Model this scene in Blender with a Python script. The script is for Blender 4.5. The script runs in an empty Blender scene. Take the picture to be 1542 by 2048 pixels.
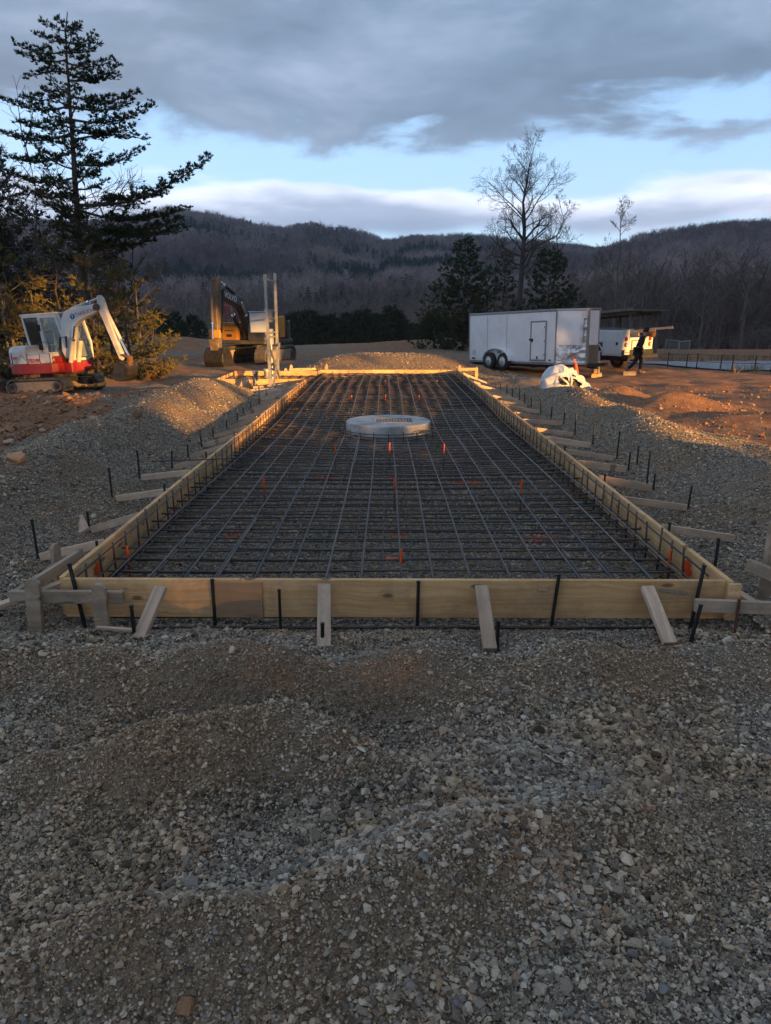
import bpy, bmesh, math, random
import numpy as np
from math import sin, cos, tan, atan, pi, radians, sqrt
from mathutils import Vector, Matrix, Euler
random.seed(7); rng = np.random.default_rng(11)
S = bpy.context.scene
COL = S.collection
# ------------------------------------------------------------------ camera
F, PITCH, CZ = 1420.0, radians(15.6), 2.08
cam_d = bpy.data.cameras.new('camera'); cam = bpy.data.objects.new('camera', cam_d); COL.objects.link(cam)
cam_d.sensor_fit = 'VERTICAL'; cam_d.sensor_height = 36; cam_d.sensor_width = 36
cam_d.lens = F / 2048 * 36; cam_d.clip_end = 6000; cam_d.clip_start = .05
cam.location = (0, 0, CZ); cam.rotation_euler = (pi/2 - PITCH, 0, 0)
S.camera = cam
# ------------------------------------------------------------------ colour management
S.view_settings.view_transform = 'Standard'; S.view_settings.look = 'None'
S.view_settings.gamma = 1; S.view_settings.use_curve_mapping = False
S.view_settings.exposure = 1.54
S.cycles.max_bounces = 6; S.cycles.diffuse_bounces = 3; S.cycles.glossy_bounces = 3; S.cycles.transparent_max_bounces = 12
S.cycles.volume_bounces = 0
S.cycles.sample_clamp_indirect = 4
# ------------------------------------------------------------------ node helper
def N(nt, typ, ins=None, **props):
    n = nt.nodes.new(typ)
    for k, v in props.items(): setattr(n, k, v)
    for k, v in (ins or {}).items():
        s = n.inputs[k]
        if isinstance(v, bpy.types.NodeSocket): nt.links.new(v, s)
        elif isinstance(v, bpy.types.Node): nt.links.new(v.outputs[0], s)
        else: s.default_value = v
    return n
def M_(nt, op, a, b=0.0, c=None, clamp=False):
    ins = {0: a, 1: b}
    if c is not None: ins[2] = c
    return N(nt, 'ShaderNodeMath', ins, operation=op, use_clamp=clamp).outputs[0]
def SS(nt, v, lo, hi):
    return N(nt, 'ShaderNodeMapRange', {0: v, 1: lo, 2: hi, 3: 0.0, 4: 1.0}, interpolation_type='SMOOTHSTEP', clamp=True).outputs[0]
def MIX(nt, f, a, b, mode='MIX'):
    n = nt.nodes.new('ShaderNodeMix'); n.data_type = 'RGBA'; n.blend_type = mode
    for s, v in ((n.inputs[0], f), (n.inputs[6], a), (n.inputs[7], b)):
        if isinstance(v, bpy.types.NodeSocket): nt.links.new(v, s)
        else: s.default_value = (*v, 1) if isinstance(v, (tuple, list)) and len(v) == 3 else v
    return n.outputs[2]
def RAMP(nt, v, stops, interp='LINEAR'):
    n = nt.nodes.new('ShaderNodeValToRGB'); n.color_ramp.interpolation = interp
    e = n.color_ramp.elements
    while len(e) < len(stops): e.new(.5)
    for i, (p, c) in enumerate(stops):
        e[i].position = p; e[i].color = (*c, 1) if len(c) == 3 else c
    nt.links.new(v, n.inputs[0]); return n.outputs[0]
def NOISE(nt, vec, scale, detail=4, rough=.55, dist=0, lac=2.0):
    return N(nt, 'ShaderNodeTexNoise', {'Vector': vec, 'Scale': scale, 'Detail': detail, 'Roughness': rough, 'Distortion': dist, 'Lacunarity': lac}).outputs[0]
# ------------------------------------------------------------------ sun and sky
SUN_AZ, SUN_EL = radians(45), radians(5.5)      # azimuth measured from straight behind the camera towards its right
sun_d = bpy.data.lights.new('sun', 'SUN'); sun = bpy.data.objects.new('sun', sun_d); COL.objects.link(sun)
sun_d.energy = 5.0; sun_d.angle = radians(.6); sun_d.color = (1, .50, .13)
to_sun = Vector((sin(SUN_AZ)*cos(SUN_EL), -cos(SUN_AZ)*cos(SUN_EL), sin(SUN_EL)))
sun.rotation_euler = to_sun.to_track_quat('Z', 'Y').to_euler()
W = bpy.data.worlds.new('World'); S.world = W; W.use_nodes = True
nt = W.node_tree; nt.nodes.clear()
sky = N(nt, 'ShaderNodeTexSky', sky_type='NISHITA', sun_disc=False, sun_elevation=SUN_EL, sun_rotation=pi - SUN_AZ, altitude=400, air_density=1.0, dust_density=.6, ozone_density=2.0)
tc = N(nt, 'ShaderNodeTexCoord').outputs['Generated']
sep = N(nt, 'ShaderNodeSeparateXYZ', {0: tc}); X, Y, Z = sep.outputs
zc = M_(nt, 'MAXIMUM', Z, .03)
plane = N(nt, 'ShaderNodeCombineXYZ', {0: M_(nt, 'DIVIDE', X, zc), 1: M_(nt, 'DIVIDE', Y, zc), 2: 0.0}).outputs[0]
stretch = N(nt, 'ShaderNodeVectorMath', {0: tc, 1: (1.0, 1.0, 3.2)}, operation='MULTIPLY').outputs[0]
stretch2 = N(nt, 'ShaderNodeVectorMath', {0: tc, 1: (1.0, 1.0, 4.5)}, operation='MULTIPLY').outputs[0]
n_edge = NOISE(nt, stretch, 5.0, 9, .62, .25)
n_big = NOISE(nt, stretch, 1.7, 4, .5)
n_deck = NOISE(nt, plane, .55, 6, .5, .3)
# clear-sky colour: the sky texture, evened out towards the pale blue the clear strip shows
clear = MIX(nt, .78, sky.outputs[0], RAMP(nt, Z, [(.06, (2.7, 4.0, 5.5)), (.16, (2.2, 3.6, 5.4)), (.30, (1.6, 2.8, 4.6)), (1.0, (1.2, 2.2, 4.2))]))
# low bank of cloud along the horizon
b_top = M_(nt, 'ADD', M_(nt, 'MULTIPLY', NOISE(nt, stretch2, 3.1, 6, .5), .16), .075)
b_bot = M_(nt, 'ADD', M_(nt, 'MULTIPLY', NOISE(nt, tc, 5.5, 3, .5), .05), .075)
bank = M_(nt, 'MULTIPLY', SS(nt, M_(nt, 'SUBTRACT', b_top, Z), -.004, .012), SS(nt, M_(nt, 'SUBTRACT', Z, b_bot), -.006, .012))
bank = M_(nt, 'MULTIPLY', bank, .97)
bh = M_(nt, 'ADD', M_(nt, 'SUBTRACT', b_top, Z), M_(nt, 'MULTIPLY', M_(nt, 'SUBTRACT', NOISE(nt, stretch2, 6.0, 7, .55), .5), .07))
bank_c = RAMP(nt, M_(nt, 'MULTIPLY', bh, 10.0), [(0.0, (4.4, 4.8, 5.7)), (.16, (3.2, 3.65, 4.6)), (.38, (1.6, 2.1, 3.0)), (.8, (1.1, 1.6, 2.4))])
# the grey deck overhead
edge = M_(nt, 'ADD', Z, M_(nt, 'ADD', M_(nt, 'MULTIPLY', M_(nt, 'SUBTRACT', n_edge, .5), .20), M_(nt, 'MULTIPLY', M_(nt, 'SUBTRACT', n_big, .5), .05)))
deck = SS(nt, edge, .205, .245)
dk = M_(nt, 'ADD', M_(nt, 'MULTIPLY', n_big, .55), M_(nt, 'MULTIPLY', n_edge, .45))
dk = M_(nt, 'ADD', dk, M_(nt, 'MULTIPLY', M_(nt, 'SUBTRACT', M_(nt, 'MINIMUM', Z, .37), .27), .9))
deck_c = RAMP(nt, dk, [(.30, (.38, .66, 1.03)), (.44, (.57, .92, 1.40)), (.56, (.85, 1.29, 1.92)), (.70, (1.62, 2.08, 2.90)), (.92, (2.2, 2.6, 3.4))])
col = MIX(nt, bank, clear, bank_c)
col = MIX(nt, deck, col, deck_c)
bg = N(nt, 'ShaderNodeBackground', {'Color': col, 'Strength': .1})
N(nt, 'ShaderNodeOutputWorld', {'Surface': bg.outputs[0]})
# ------------------------------------------------------------------ placing helpers (photo pixel + known height or distance -> point in the place)
def at(px, py, z=0.0):
    t = PITCH + atan((py-1024)/F); d = (CZ-z)/tan(t); zc_ = d*cos(PITCH)+(CZ-z)*sin(PITCH)
    return Vector(((px-771)/F*zc_, d, z))
def atd(px, py, d):
    t = PITCH + atan((py-1024)/F); z = CZ-d*tan(t); zc_ = d*cos(PITCH)+(CZ-z)*sin(PITCH)
    return Vector(((px-771)/F*zc_, d, z))
# ------------------------------------------------------------------ mesh helpers
class MB:
    def __init__(s): s.v = []; s.f = []; s.m = []
    def add(s, vs, fs, mi=0):
        o = len(s.v); s.v += [tuple(v) for v in vs]; s.f += [tuple(i+o for i in f) for f in fs]; s.m += [mi]*len(fs)
    def box(s, c, d, rot=None, mi=0, taper=1.0):
        x, y, z = d[0]/2, d[1]/2, d[2]/2; t = taper
        vs = [Vector(q) for q in ((-x,-y,-z),(x,-y,-z),(x,y,-z),(-x,y,-z),(-x*t,-y*t,z),(x*t,-y*t,z),(x*t,y*t,z),(-x*t,y*t,z))]
        if rot is not None: vs = [rot @ v for v in vs]
        c = Vector(c)
        s.add([v+c for v in vs], [(0,3,2,1),(4,5,6,7),(0,1,5,4),(1,2,6,5),(2,3,7,6),(3,0,4,7)], mi)
    def bar(s, p0, p1, w, h, up=(0,0,1), mi=0):
        p0, p1 = Vector(p0), Vector(p1); d = (p1-p0); L = d.length; d.normalize()
        side = d.cross(Vector(up)).normalized(); u = side.cross(d)
        R = Matrix((d, side, u)).transposed()
        s.box((p0+p1)/2, (L, w, h), R, mi)
    def tube(s, pts, r, n=6, mi=0, cap=True):
        pts = [Vector(p) for p in pts]; k = len(pts)
        rs = r if isinstance(r, (list, tuple)) else [r]*k
        t = (pts[1]-pts[0]).normalized()
        a = t.orthogonal().normalized(); vs = []
        for i, p in enumerate(pts):
            if i > 0:
                t2 = (pts[min(i+1, k-1)]-pts[i-1]).normalized()
                a = (a - t2*a.dot(t2))
                a = a.normalized() if a.length > 1e-6 else t2.orthogonal().normalized()
                t = t2
            b = t.cross(a)
            for j in range(n):
                q = 2*pi*j/n; vs.append(p+(a*cos(q)+b*sin(q))*rs[i])
        fs = [(i*n+j, i*n+(j+1) % n, (i+1)*n+(j+1) % n, (i+1)*n+j) for i in range(k-1) for j in range(n)]
        if cap: fs += [tuple(range(n-1, -1, -1)), tuple((k-1)*n+j for j in range(n))]
        s.add(vs, fs, mi)
    def prism(s, prof, y0, y1, mat=None, mi=0):       # prof: (x,z) polygon, extruded along y
        n = len(prof); vs = [Vector((x, y0, z)) for x, z in prof]+[Vector((x, y1, z)) for x, z in prof]
        if mat is not None: vs = [mat @ v for v in vs]
        fs = [tuple(range(n)), tuple(range(2*n-1, n-1, -1))]+[(j, j+n, (j+1) % n+n, (j+1) % n) for j in range(n)]
        s.add(vs, fs, mi)
    def lathe(s, prof, c=(0,0,0), n=20, rot=None, mi=0, cap=True):   # prof: (r,z)
        vs = []; c = Vector(c)
        for r, z in prof:
            for j in range(n):
                v = Vector((r*cos(2*pi*j/n), r*sin(2*pi*j/n), z)); vs.append((rot @ v if rot is not None else v)+c)
        k = len(prof)
        fs = [(i*n+j, i*n+(j+1) % n, (i+1)*n+(j+1) % n, (i+1)*n+j) for i in range(k-1) for j in range(n)]
        if cap: fs += [tuple(range(n-1, -1, -1)), tuple((k-1)*n+j for j in range(n))]
        s.add(vs, fs, mi)
    def build(s, name, mats, parent=None, smooth=False, bevel=0, loc=None, rot=None, seg=1, link=True):
        me = bpy.data.meshes.new(name); me.from_pydata(s.v, [], s.f)
        mats = mats if isinstance(mats, (list, tuple)) else [mats]
        for m in mats: me.materials.append(m)
        if len(mats) > 1: me.polygons.foreach_set('material_index', s.m)
        if smooth: me.polygons.foreach_set('use_smooth', [True]*len(s.f))
        me.update()
        bm_ = bmesh.new(); bm_.from_mesh(me); bmesh.ops.recalc_face_normals(bm_, faces=bm_.faces[:]) if len(s.f) < 60000 else None; bm_.to_mesh(me); bm_.free()
        o = bpy.data.objects.new(name, me)
        if link: COL.objects.link(o)
        if parent is not None: o.parent = parent
        if loc is not None: o.location = loc
        if rot is not None: o.rotation_euler = rot
        if bevel:
            b = o.modifiers.new('Bevel', 'BEVEL'); b.width = bevel; b.segments = seg; b.limit_method = 'ANGLE'; b.angle_limit = radians(35)
            b.use_clamp_overlap = True
        return o
def tag(o, label=None, cat=None, group=None, kind=None):
    if label: o['label'] = label
    if cat: o['category'] = cat
    if group: o['group'] = group
    if kind: o['kind'] = kind
    return o
def thing(name, label, cat, loc=(0,0,0), rot=(0,0,0), group=None):
    o = bpy.data.objects.new(name, None); COL.objects.link(o); o.empty_display_size = .2
    o.location = loc; o.rotation_euler = rot
    return tag(o, label, cat, group)
def copy_tree(o, parent=None):
    c = o.copy(); COL.objects.link(c)
    if parent is not None: c.parent = parent
    for ch in list(o.children): copy_tree(ch, c)
    return c
def board(name, p0, p1, w, t, m, parent=None, up=(0,0,1), bevel=.003, jit=True):
    """timber with its length on local X, width w on local Z (towards up), thickness t on local Y"""
    p0, p1 = Vector(p0), Vector(p1); d = p1-p0; L = d.length; d.normalize()
    side = Vector(up).cross(d).normalized(); u = d.cross(side)
    mb = MB(); mb.box((0,0,0), (L, t, w))
    o = mb.build(name, m, None, bevel=bevel)
    mw = Matrix((d, side, u)).transposed().to_4x4(); mw.translation = (p0+p1)/2
    if parent is not None:
        o.parent = parent; bpy.context.view_layer.update() if False else None
        o.matrix_local = parent_matrix(parent).inverted() @ mw
    else: o.matrix_world = mw; o.matrix_basis = mw
    return o
def parent_matrix(p):
    return Matrix.LocRotScale(p.location, p.rotation_euler, p.scale)
def text(name, body, size, m, parent, mat4, extrude=.004):
    c = bpy.data.curves.new(name, 'FONT'); c.body = body; c.size = size; c.extrude = extrude; c.align_x = 'CENTER'; c.align_y = 'CENTER'; c.resolution_u = 3
    o = bpy.data.objects.new(name, c); COL.objects.link(o)
    me = bpy.data.meshes.new_from_object(o.evaluated_get(bpy.context.evaluated_depsgraph_get()))
    bpy.data.objects.remove(o); me.materials.clear(); me.materials.append(m); me.name = name
    o = bpy.data.objects.new(name, me); COL.objects.link(o); o.parent = parent; o.matrix_local = mat4
    return o
ORD = 'first second third fourth fifth sixth seventh eighth ninth tenth eleventh twelfth thirteenth fourteenth fifteenth sixteenth seventeenth eighteenth nineteenth twentieth'.split()
# ------------------------------------------------------------------ materials
def mat(name, c1, c2=None, scale=6, detail=6, rough=.7, metal=0, bump=0, bscale=30, stretch=None, spec=.4, lo=.35, hi=.65, rnd=0, bdist=.01, coat=0, dirt=None, dirt_amt=.5):
    m = bpy.data.materials.new(name); m.use_nodes = True; t = m.node_tree; b = t.nodes['Principled BSDF']
    b.inputs['Roughness'].default_value = rough; b.inputs['Metallic'].default_value = metal; b.inputs['Specular IOR Level'].default_value = spec
    if coat: b.inputs['Coat Weight'].default_value = coat
    v = N(t, 'ShaderNodeTexCoord').outputs['Object']
    if stretch: v = N(t, 'ShaderNodeVectorMath', {0: v, 1: stretch}, operation='MULTIPLY').outputs[0]
    if rnd: v = N(t, 'ShaderNodeVectorMath', {0: v, 1: N(t, 'ShaderNodeVectorMath', {0: N(t, 'ShaderNodeObjectInfo').outputs['Random'], 1: (37., 91., 53.)}, operation='MULTIPLY').outputs[0]}, operation='ADD').outputs[0]
    c = None
    if c2 is not None:
        f = SS(t, NOISE(t, v, scale, detail, .6), lo, hi); c = MIX(t, f, c1, c2)
    if dirt is not None:
        g = NOISE(t, v, scale*.4+1.2, 8, .65)
        c = MIX(t, M_(t, 'MULTIPLY', SS(t, g, .45, .72), dirt_amt), c if c is not None else c1, dirt)
    if rnd and c2 is not None:
        h = N(t, 'ShaderNodeHueSaturation', {'Color': c, 'Value': M_(t, 'ADD', M_(t, 'MULTIPLY', N(t, 'ShaderNodeObjectInfo').outputs['Random'], rnd), 1-rnd/2)}); c = h.outputs[0]
    if c is not None: t.links.new(c, b.inputs['Base Color'])
    else: b.inputs['Base Color'].default_value = (*c1, 1)
    if bump:
        bn = N(t, 'ShaderNodeBump', {'Height': NOISE(t, v, bscale, 5, .6), 'Strength': bump, 'Distance': bdist}); t.links.new(bn.outputs[0], b.inputs['Normal'])
    return m
def wood(name, c_lo, c_hi, knot, dirt=0.0):
    m = bpy.data.materials.new(name); m.use_nodes = True; t = m.node_tree; b = t.nodes['Principled BSDF']
    b.inputs['Roughness'].default_value = .8; b.inputs['Specular IOR Level'].default_value = .2
    v = N(t, 'ShaderNodeTexCoord').outputs['Object']
    r = N(t, 'ShaderNodeObjectInfo').outputs['Random']
    v = N(t, 'ShaderNodeVectorMath', {0: v, 1: N(t, 'ShaderNodeVectorMath', {0: r, 1: (91., 37., 53.)}, operation='MULTIPLY').outputs[0]}, operation='ADD').outputs[0]
    warp = N(t, 'ShaderNodeVectorMath', {0: N(t, 'ShaderNodeTexNoise', {'Vector': v, 'Scale': 1.6, 'Detail': 2.0}).outputs[1], 1: (.0, .05, .16)}, operation='MULTIPLY').outputs[0]
    vw = N(t, 'ShaderNodeVectorMath', {0: v, 1: warp}, operation='ADD').outputs[0]
    g1 = NOISE(t, N(t, 'ShaderNodeVectorMath', {0: vw, 1: (.8, 14., 34.)}, operation='MULTIPLY').outputs[0], 1.0, 5, .6)
    g2 = NOISE(t, N(t, 'ShaderNodeVectorMath', {0: vw, 1: (2.5, 90., 150.)}, operation='MULTIPLY').outputs[0], 1.0, 3, .6)
    c = MIX(t, SS(t, g1, .32, .68), c_lo, c_hi)
    c = MIX(t, M_(t, 'MULTIPLY', SS(t, g2, .5, .75), .28), c, tuple(q*.5 for q in c_lo))
    big = NOISE(t, v, .9, 3)
    c = MIX(t, M_(t, 'MULTIPLY', SS(t, big, .45, .7), .35), c, tuple(q*.72 for q in c_lo))
    sx_ = N(t, 'ShaderNodeSeparateXYZ', {0: v}).outputs
    vor = N(t, 'ShaderNodeTexVoronoi', {'Vector': N(t, 'ShaderNodeCombineXYZ', {0: M_(t, 'MULTIPLY', sx_[0], 1.7), 1: M_(t, 'MULTIPLY', sx_[2], 4.6), 2: 0.0}).outputs[0], 'Scale': 1.0, 'Randomness': 1.0}, voronoi_dimensions='2D')
    k = SS(t, M_(t, 'ADD', vor.outputs['Distance'], M_(t, 'MULTIPLY', M_(t, 'SUBTRACT', g1, .5), .12)), .10, .045)
    c = MIX(t, M_(t, 'MULTIPLY', k, .8), c, knot)
    if dirt:
        dn = NOISE(t, v, 3.5, 8, .68)
        c = MIX(t, M_(t, 'MULTIPLY', SS(t, dn, .40, .66), dirt), c, (.17, .135, .10))
        sp_ = N(t, 'ShaderNodeTexNoise', {'Vector': v, 'Scale': 38.0, 'Detail': 3.0}).outputs[0]
        c = MIX(t, M_(t, 'MULTIPLY', SS(t, sp_, .66, .72), .5), c, (.20, .165, .125))
    c = N(t, 'ShaderNodeHueSaturation', {'Color': c, 'Value': M_(t, 'ADD', M_(t, 'MULTIPLY', r, .3), .83)}).outputs[0]
    t.links.new(c, b.inputs['Base Color'])
    bn = N(t, 'ShaderNodeBump', {'Height': M_(t, 'ADD', g1, M_(t, 'MULTIPLY', g2, .5)), 'Strength': .25, 'Distance': .004}); t.links.new(bn.outputs[0], b.inputs['Normal'])
    return m
MW = wood('form_timber', (.66, .365, .15), (.82, .53, .265), (.13, .06, .028), .4)
MW2 = wood('brace_timber', (.51, .35, .235), (.65, .475, .34), (.22, .13, .08), .3)
MW3 = wood('weathered_timber', (.40, .29, .20), (.52, .40, .29), (.17, .12, .09), .6)
MPLY = wood('plywood', (.38, .235, .13), (.45, .29, .165), (.28, .17, .1), .3)
MREBAR = mat('rebar_steel', (.040, .045, .053), (.11, .075, .055), 3, rnd=.7, rough=.5, metal=.35, spec=.5, bump=.5, bscale=90, bdist=.003)
MREBAR2 = mat('rebar_pale_steel', (.060, .063, .068), (.13, .095, .072), 3, rnd=.7, rough=.5, metal=.3, spec=.5, bump=.4, bscale=90, bdist=.003)
MSTAKE = mat('black_stake_steel', (.012, .012, .014), (.03, .026, .024), 14, rough=.5, metal=.3, spec=.5)
MRUST = mat('rusty_steel', (.09, .045, .028), (.17, .08, .045), 20, rough=.8, metal=.2)
MORANGE = mat('orange_paint', (.80, .10, .015), (.62, .075, .012), 20, rough=.6)
MCONC = mat('concrete', (.47, .465, .45), (.37, .365, .35), 5, rough=.85, bump=.3, bscale=60, dirt=(.20, .18, .155), dirt_amt=.75)
MGRATE = mat('grate_iron', (.44, .425, .40), (.34, .315, .285), 9, rough=.7, metal=.2)
MBLACK = mat('black_rubber', (.018, .018, .019), (.035, .033, .031), 8, rough=.8, bump=.3)
MDARK = mat('dark_metal', (.02, .02, .022), (.045, .042, .04), 6, rough=.55, metal=.4)
MGALV = mat('galvanised_steel', (.30, .29, .26), (.40, .385, .35), 12, rough=.5, metal=.5)
# ------------------------------------------------------------------ noise on arrays
def _h(ix, iy, s):
    n = (ix.astype(np.int64)*374761393 + iy.astype(np.int64)*668265263 + s*982451653) & 0xffffffff
    n = ((n ^ (n >> 13))*1274126177) & 0xffffffff
    return ((n ^ (n >> 16)) & 0xffff)/65535.0
def vnoise(x, y, s=0):
    x = np.asarray(x, float); y = np.asarray(y, float); ix = np.floor(x); iy = np.floor(y); fx = x-ix; fy = y-iy
    ux = fx*fx*fx*(fx*(fx*6-15)+10); uy = fy*fy*fy*(fy*(fy*6-15)+10)
    a = _h(ix, iy, s); b = _h(ix+1, iy, s); c = _h(ix, iy+1, s); d = _h(ix+1, iy+1, s)
    return (a*(1-ux)+b*ux)*(1-uy)+(c*(1-ux)+d*ux)*uy
def fbm(x, y, o=4, s=0):
    t = 0; a = .5; f = 1.0
    for i in range(o): t = t+a*(vnoise(np.asarray(x)*f+17.3*i, np.asarray(y)*f-9.1*i, s+i)-.5); a *= .5; f *= 2.03
    return t
def sst(v, lo, hi):
    t = np.clip((np.asarray(v, float)-lo)/(hi-lo), 0, 1); return t*t*(3-2*t)
def gau(x, y, cx, cy, rx, ry, h, a=0):
    c, s = cos(a), sin(a); dx = x-cx; dy = y-cy
    u = (dx*c+dy*s)/rx; v = (-dx*s+dy*c)/ry
    return h*np.exp(-(u*u+v*v))
XL, XR, YF, YB = -2.27, 2.39, 4.66, 24.0          # inner faces of the form
BX, BY = -4.85, 20.6                              # the bay on the left
MH = (0.05, 12.65)
def inside(x, y):
    a = (x > XL-.02) & (x < XR+.02) & (y > YF-.0) & (y < YB)
    b = (x > BX-.02) & (x <= XL) & (y > BY+.05) & (y < 23.5)
    return a | b
def dip(x, y):
    r = np.sqrt((x-MH[0])**2+((y-MH[1])*.8)**2)
    return -.14*(1-sst(r, .3, 4.5))
def ground(x, y):
    x = np.asarray(x, float); y = np.asarray(y, float)
    z = -.12*sst(y, 14, 24)-.25*sst(y, 30, 60)-2.3*sst(y, 46, 100)
    # foreground: spread stone rising towards the camera, with low rolling heaps
    fg = 1-sst(y, 4.2, 4.75)
    z = z+fg*(.12*(1-sst(y, 1.6, 4.4)))
    wx = x+.5*fbm(x*.9, y*.9, 3, 3); wy = y+.4*fbm(x*.8+5, y*.8, 3, 9)
    z = z+fg*sst(y, .8, 1.4)*(gau(wx, wy, -.95, 3.66, .55, .30, .32)+gau(wx, wy, .12, 3.66, .45, .27, .28)+gau(wx, wy, 1.08, 3.52, .50, .30, .29)
        +gau(wx, wy, -2.3, 3.65, .7, .38, .26)+gau(wx, wy, 2.2, 3.62, .7, .36, .22)
        +gau(x, wy, -.75, 2.66, .80, .21, .36, .16)+gau(wx, wy, -.3, 2.72, .3, .2, .10)+gau(wx, wy, 1.3, 2.75, .9, .25, .05)+gau(wx, wy, .35, 2.26, .7, .17, .19, .22)
        +gau(x, wy, -.55, 1.74, .75, .15, .26, .3)+gau(wx, wy, .12, 2.0, .3, .16, .14)+gau(wx, wy, 1.1, 1.9, .9, .25, .03))
    z = z+fg*(.16*fbm(x*1.7, y*2.1, 5, 21)+.09*fbm(x*4.5, y*5, 4, 23)+.10*(.22-np.abs(fbm(x*1.1+.6*y, y*1.9, 4, 29))*1.6))
    # trench right in front of the form
    z = z-.07*np.exp(-((y-4.6)/.16)**2)*((x > -2.5) & (x < 2.6))
    # ridges of stone either side of the slab
    al = sst(y, 4.4, 7.5)
    rl = .54+.20*fbm(y*.5, 0*y+3.3, 3, 5)*2
    z = z+al*(1-sst(y, 17, 20.5))*rl*np.exp(-((x+4.2+.5*fbm(y*.35, 0*y, 3, 31))/.85)**2)
    rr = .46+.20*fbm(y*.5, 0*y+8.3, 3, 6)*2
    z = z+al*(1-sst(y, 17, 21))*rr*np.exp(-((x-4.15+.5*fbm(y*.35, 0*y+4, 3, 33))/.8)**2)
    # clay heaps and hollows on the left
    z = z+gau(x, y, -6.6, 10.3, 1.2, 1.5, .38)+gau(x, y, -6.4, 14.4, 1.4, 1.1, .52)+gau(x, y, -8.2, 12.0, 1.5, 1.5, .35)+gau(x, y, -5.4, 16.5, 1.0, 1.2, .2)
    z = z+gau(x, y, -4.9, 18.4, 1.2, 1.5, .12)+gau(x, y, -6.3, 19.6, .9, .7, .2)+gau(x, y, -5.4, 8.6, .7, 1.0, .18)
    # right: heaps beside the bag, flat yard behind
    z = z+gau(x, y, 5.9, 17.9, .75, .6, .40)+gau(x, y, 6.7, 16.2, 1.0, .6, .36)+gau(x, y, 4.6, 20.5, 1.1, 1.4, .16)+gau(x, y, 7.6, 13.8, 1.6, .9, .22)+gau(x, y, 6.3, 10.6, 1.3, 1.4, .16)
    z = z+gau(x, y, 5.0, 23.5, 1.3, 1.3, .14)
    # heap of stone beyond the far form
    z = z+sst(y, 24.6, 25.6)*(gau(wx, y, -1.7, 27.5, 1.6, 1.5, .56)+gau(wx, y, .6, 28.0, 1.9, 1.7, .62)+gau(wx, y, 2.4, 27.4, 1.3, 1.4, .42)+gau(x, y, -.5, 25.7, 1.6, .6, .22))
    # banks of scraped earth farther off
    z = z+gau(x, y, -17, 52, 9, 2.5, 1.0)+gau(x, y, 6, 58, 9, 3, .8)+gau(x, y, -2, 64, 8, 3, .5)
    side = sst(np.abs(x), 2.5, 3.3)
    z = z+sst(y, 30, 36)*(1-sst(y, 70, 90))*.45*fbm(x*.25, y*.35, 4, 43)*(1-sst(x, 9, 13))
    z = z+np.where(y > 4.4, 1, 0)*side*.20*fbm(x*1.1, y*1.0, 5, 41)*(1-.6*sst(y, 20, 40))
    z = z+.012*fbm(x*9, y*9, 3, 51)*(1-sst(y, 12, 22))
    ins = inside(x, y)
    zin = -.07+dip(x, y)*.9+.02*fbm(x*3, y*3, 3, 61)
    # the narrow strip outside the boards stays level
    near = (1-sst(np.maximum(np.maximum(XL-.3-x, x-XR-.3), 0), 0, .5))*sst(y, 4.75, 5.1)*(1-sst(y, 22, 24))
    z = z*(1-near)+near*(-.02+.02*fbm(x*4, y*4, 3, 71))
    return np.where(ins, zin, z)
def gz(x, y): return float(ground(np.array([x]), np.array([y]))[0])
def red_mask(x, y):
    m = sst(-x, 4.7, 5.6)*sst(y, 5.5, 8)*(1-sst(y, 40, 60))
    m = m*(.25+.75*sst(fbm(x*.45, y*.45, 3, 81), -.12, .06))
    yard = sst(x, 4.8, 6.0)*sst(y, 8, 10.5)*sst(x+y*.15, 6.0, 7.8)
    yard = yard*(.62+.38*sst(fbm(x*.3, y*.5, 3, 83), -.1, .1))
    far = sst(y, 29, 34)*(1-sst(x, 11, 15))*(.30+.5*sst(fbm(x*.12, y*.2, 3, 85), -.05, .15))
    return np.clip(np.maximum(np.maximum(m, yard), far), 0, 1)
PAINT = [(.05, 4.95, .16), (.14, 6.9, .10), (1.55, 6.75, .22), (-1.5, 6.85, .15), (.05, 9.8, .12), (-.85, 9.6, .18), (1.1, 9.3, .22), (2.1, 5.3, .12), (1.2, 5.4, .08), (1.4, 5.15, .07)]
def axis(segs):
    out = []
    for a, b, st in segs: out.append(np.arange(a, b, st))
    return np.concatenate(out)
xs = axis([(-900, -120, 60), (-120, -30, 6), (-30, -12, .5), (-12, -5, .14), (-5, -3.2, .06), (-3.2, 3.2, .03), (3.2, 5, .06), (5, 12, .14), (12, 30, .5), (30, 120, 6), (120, 901, 60)])
ys = axis([(-60, -4, 4), (-4, 1.2, .4), (1.2, 4.9, .025), (4.9, 9, .05), (9, 20, .1), (20, 30, .14), (30, 70, .8), (70, 200, 10), (200, 2100, 120)])
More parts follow.
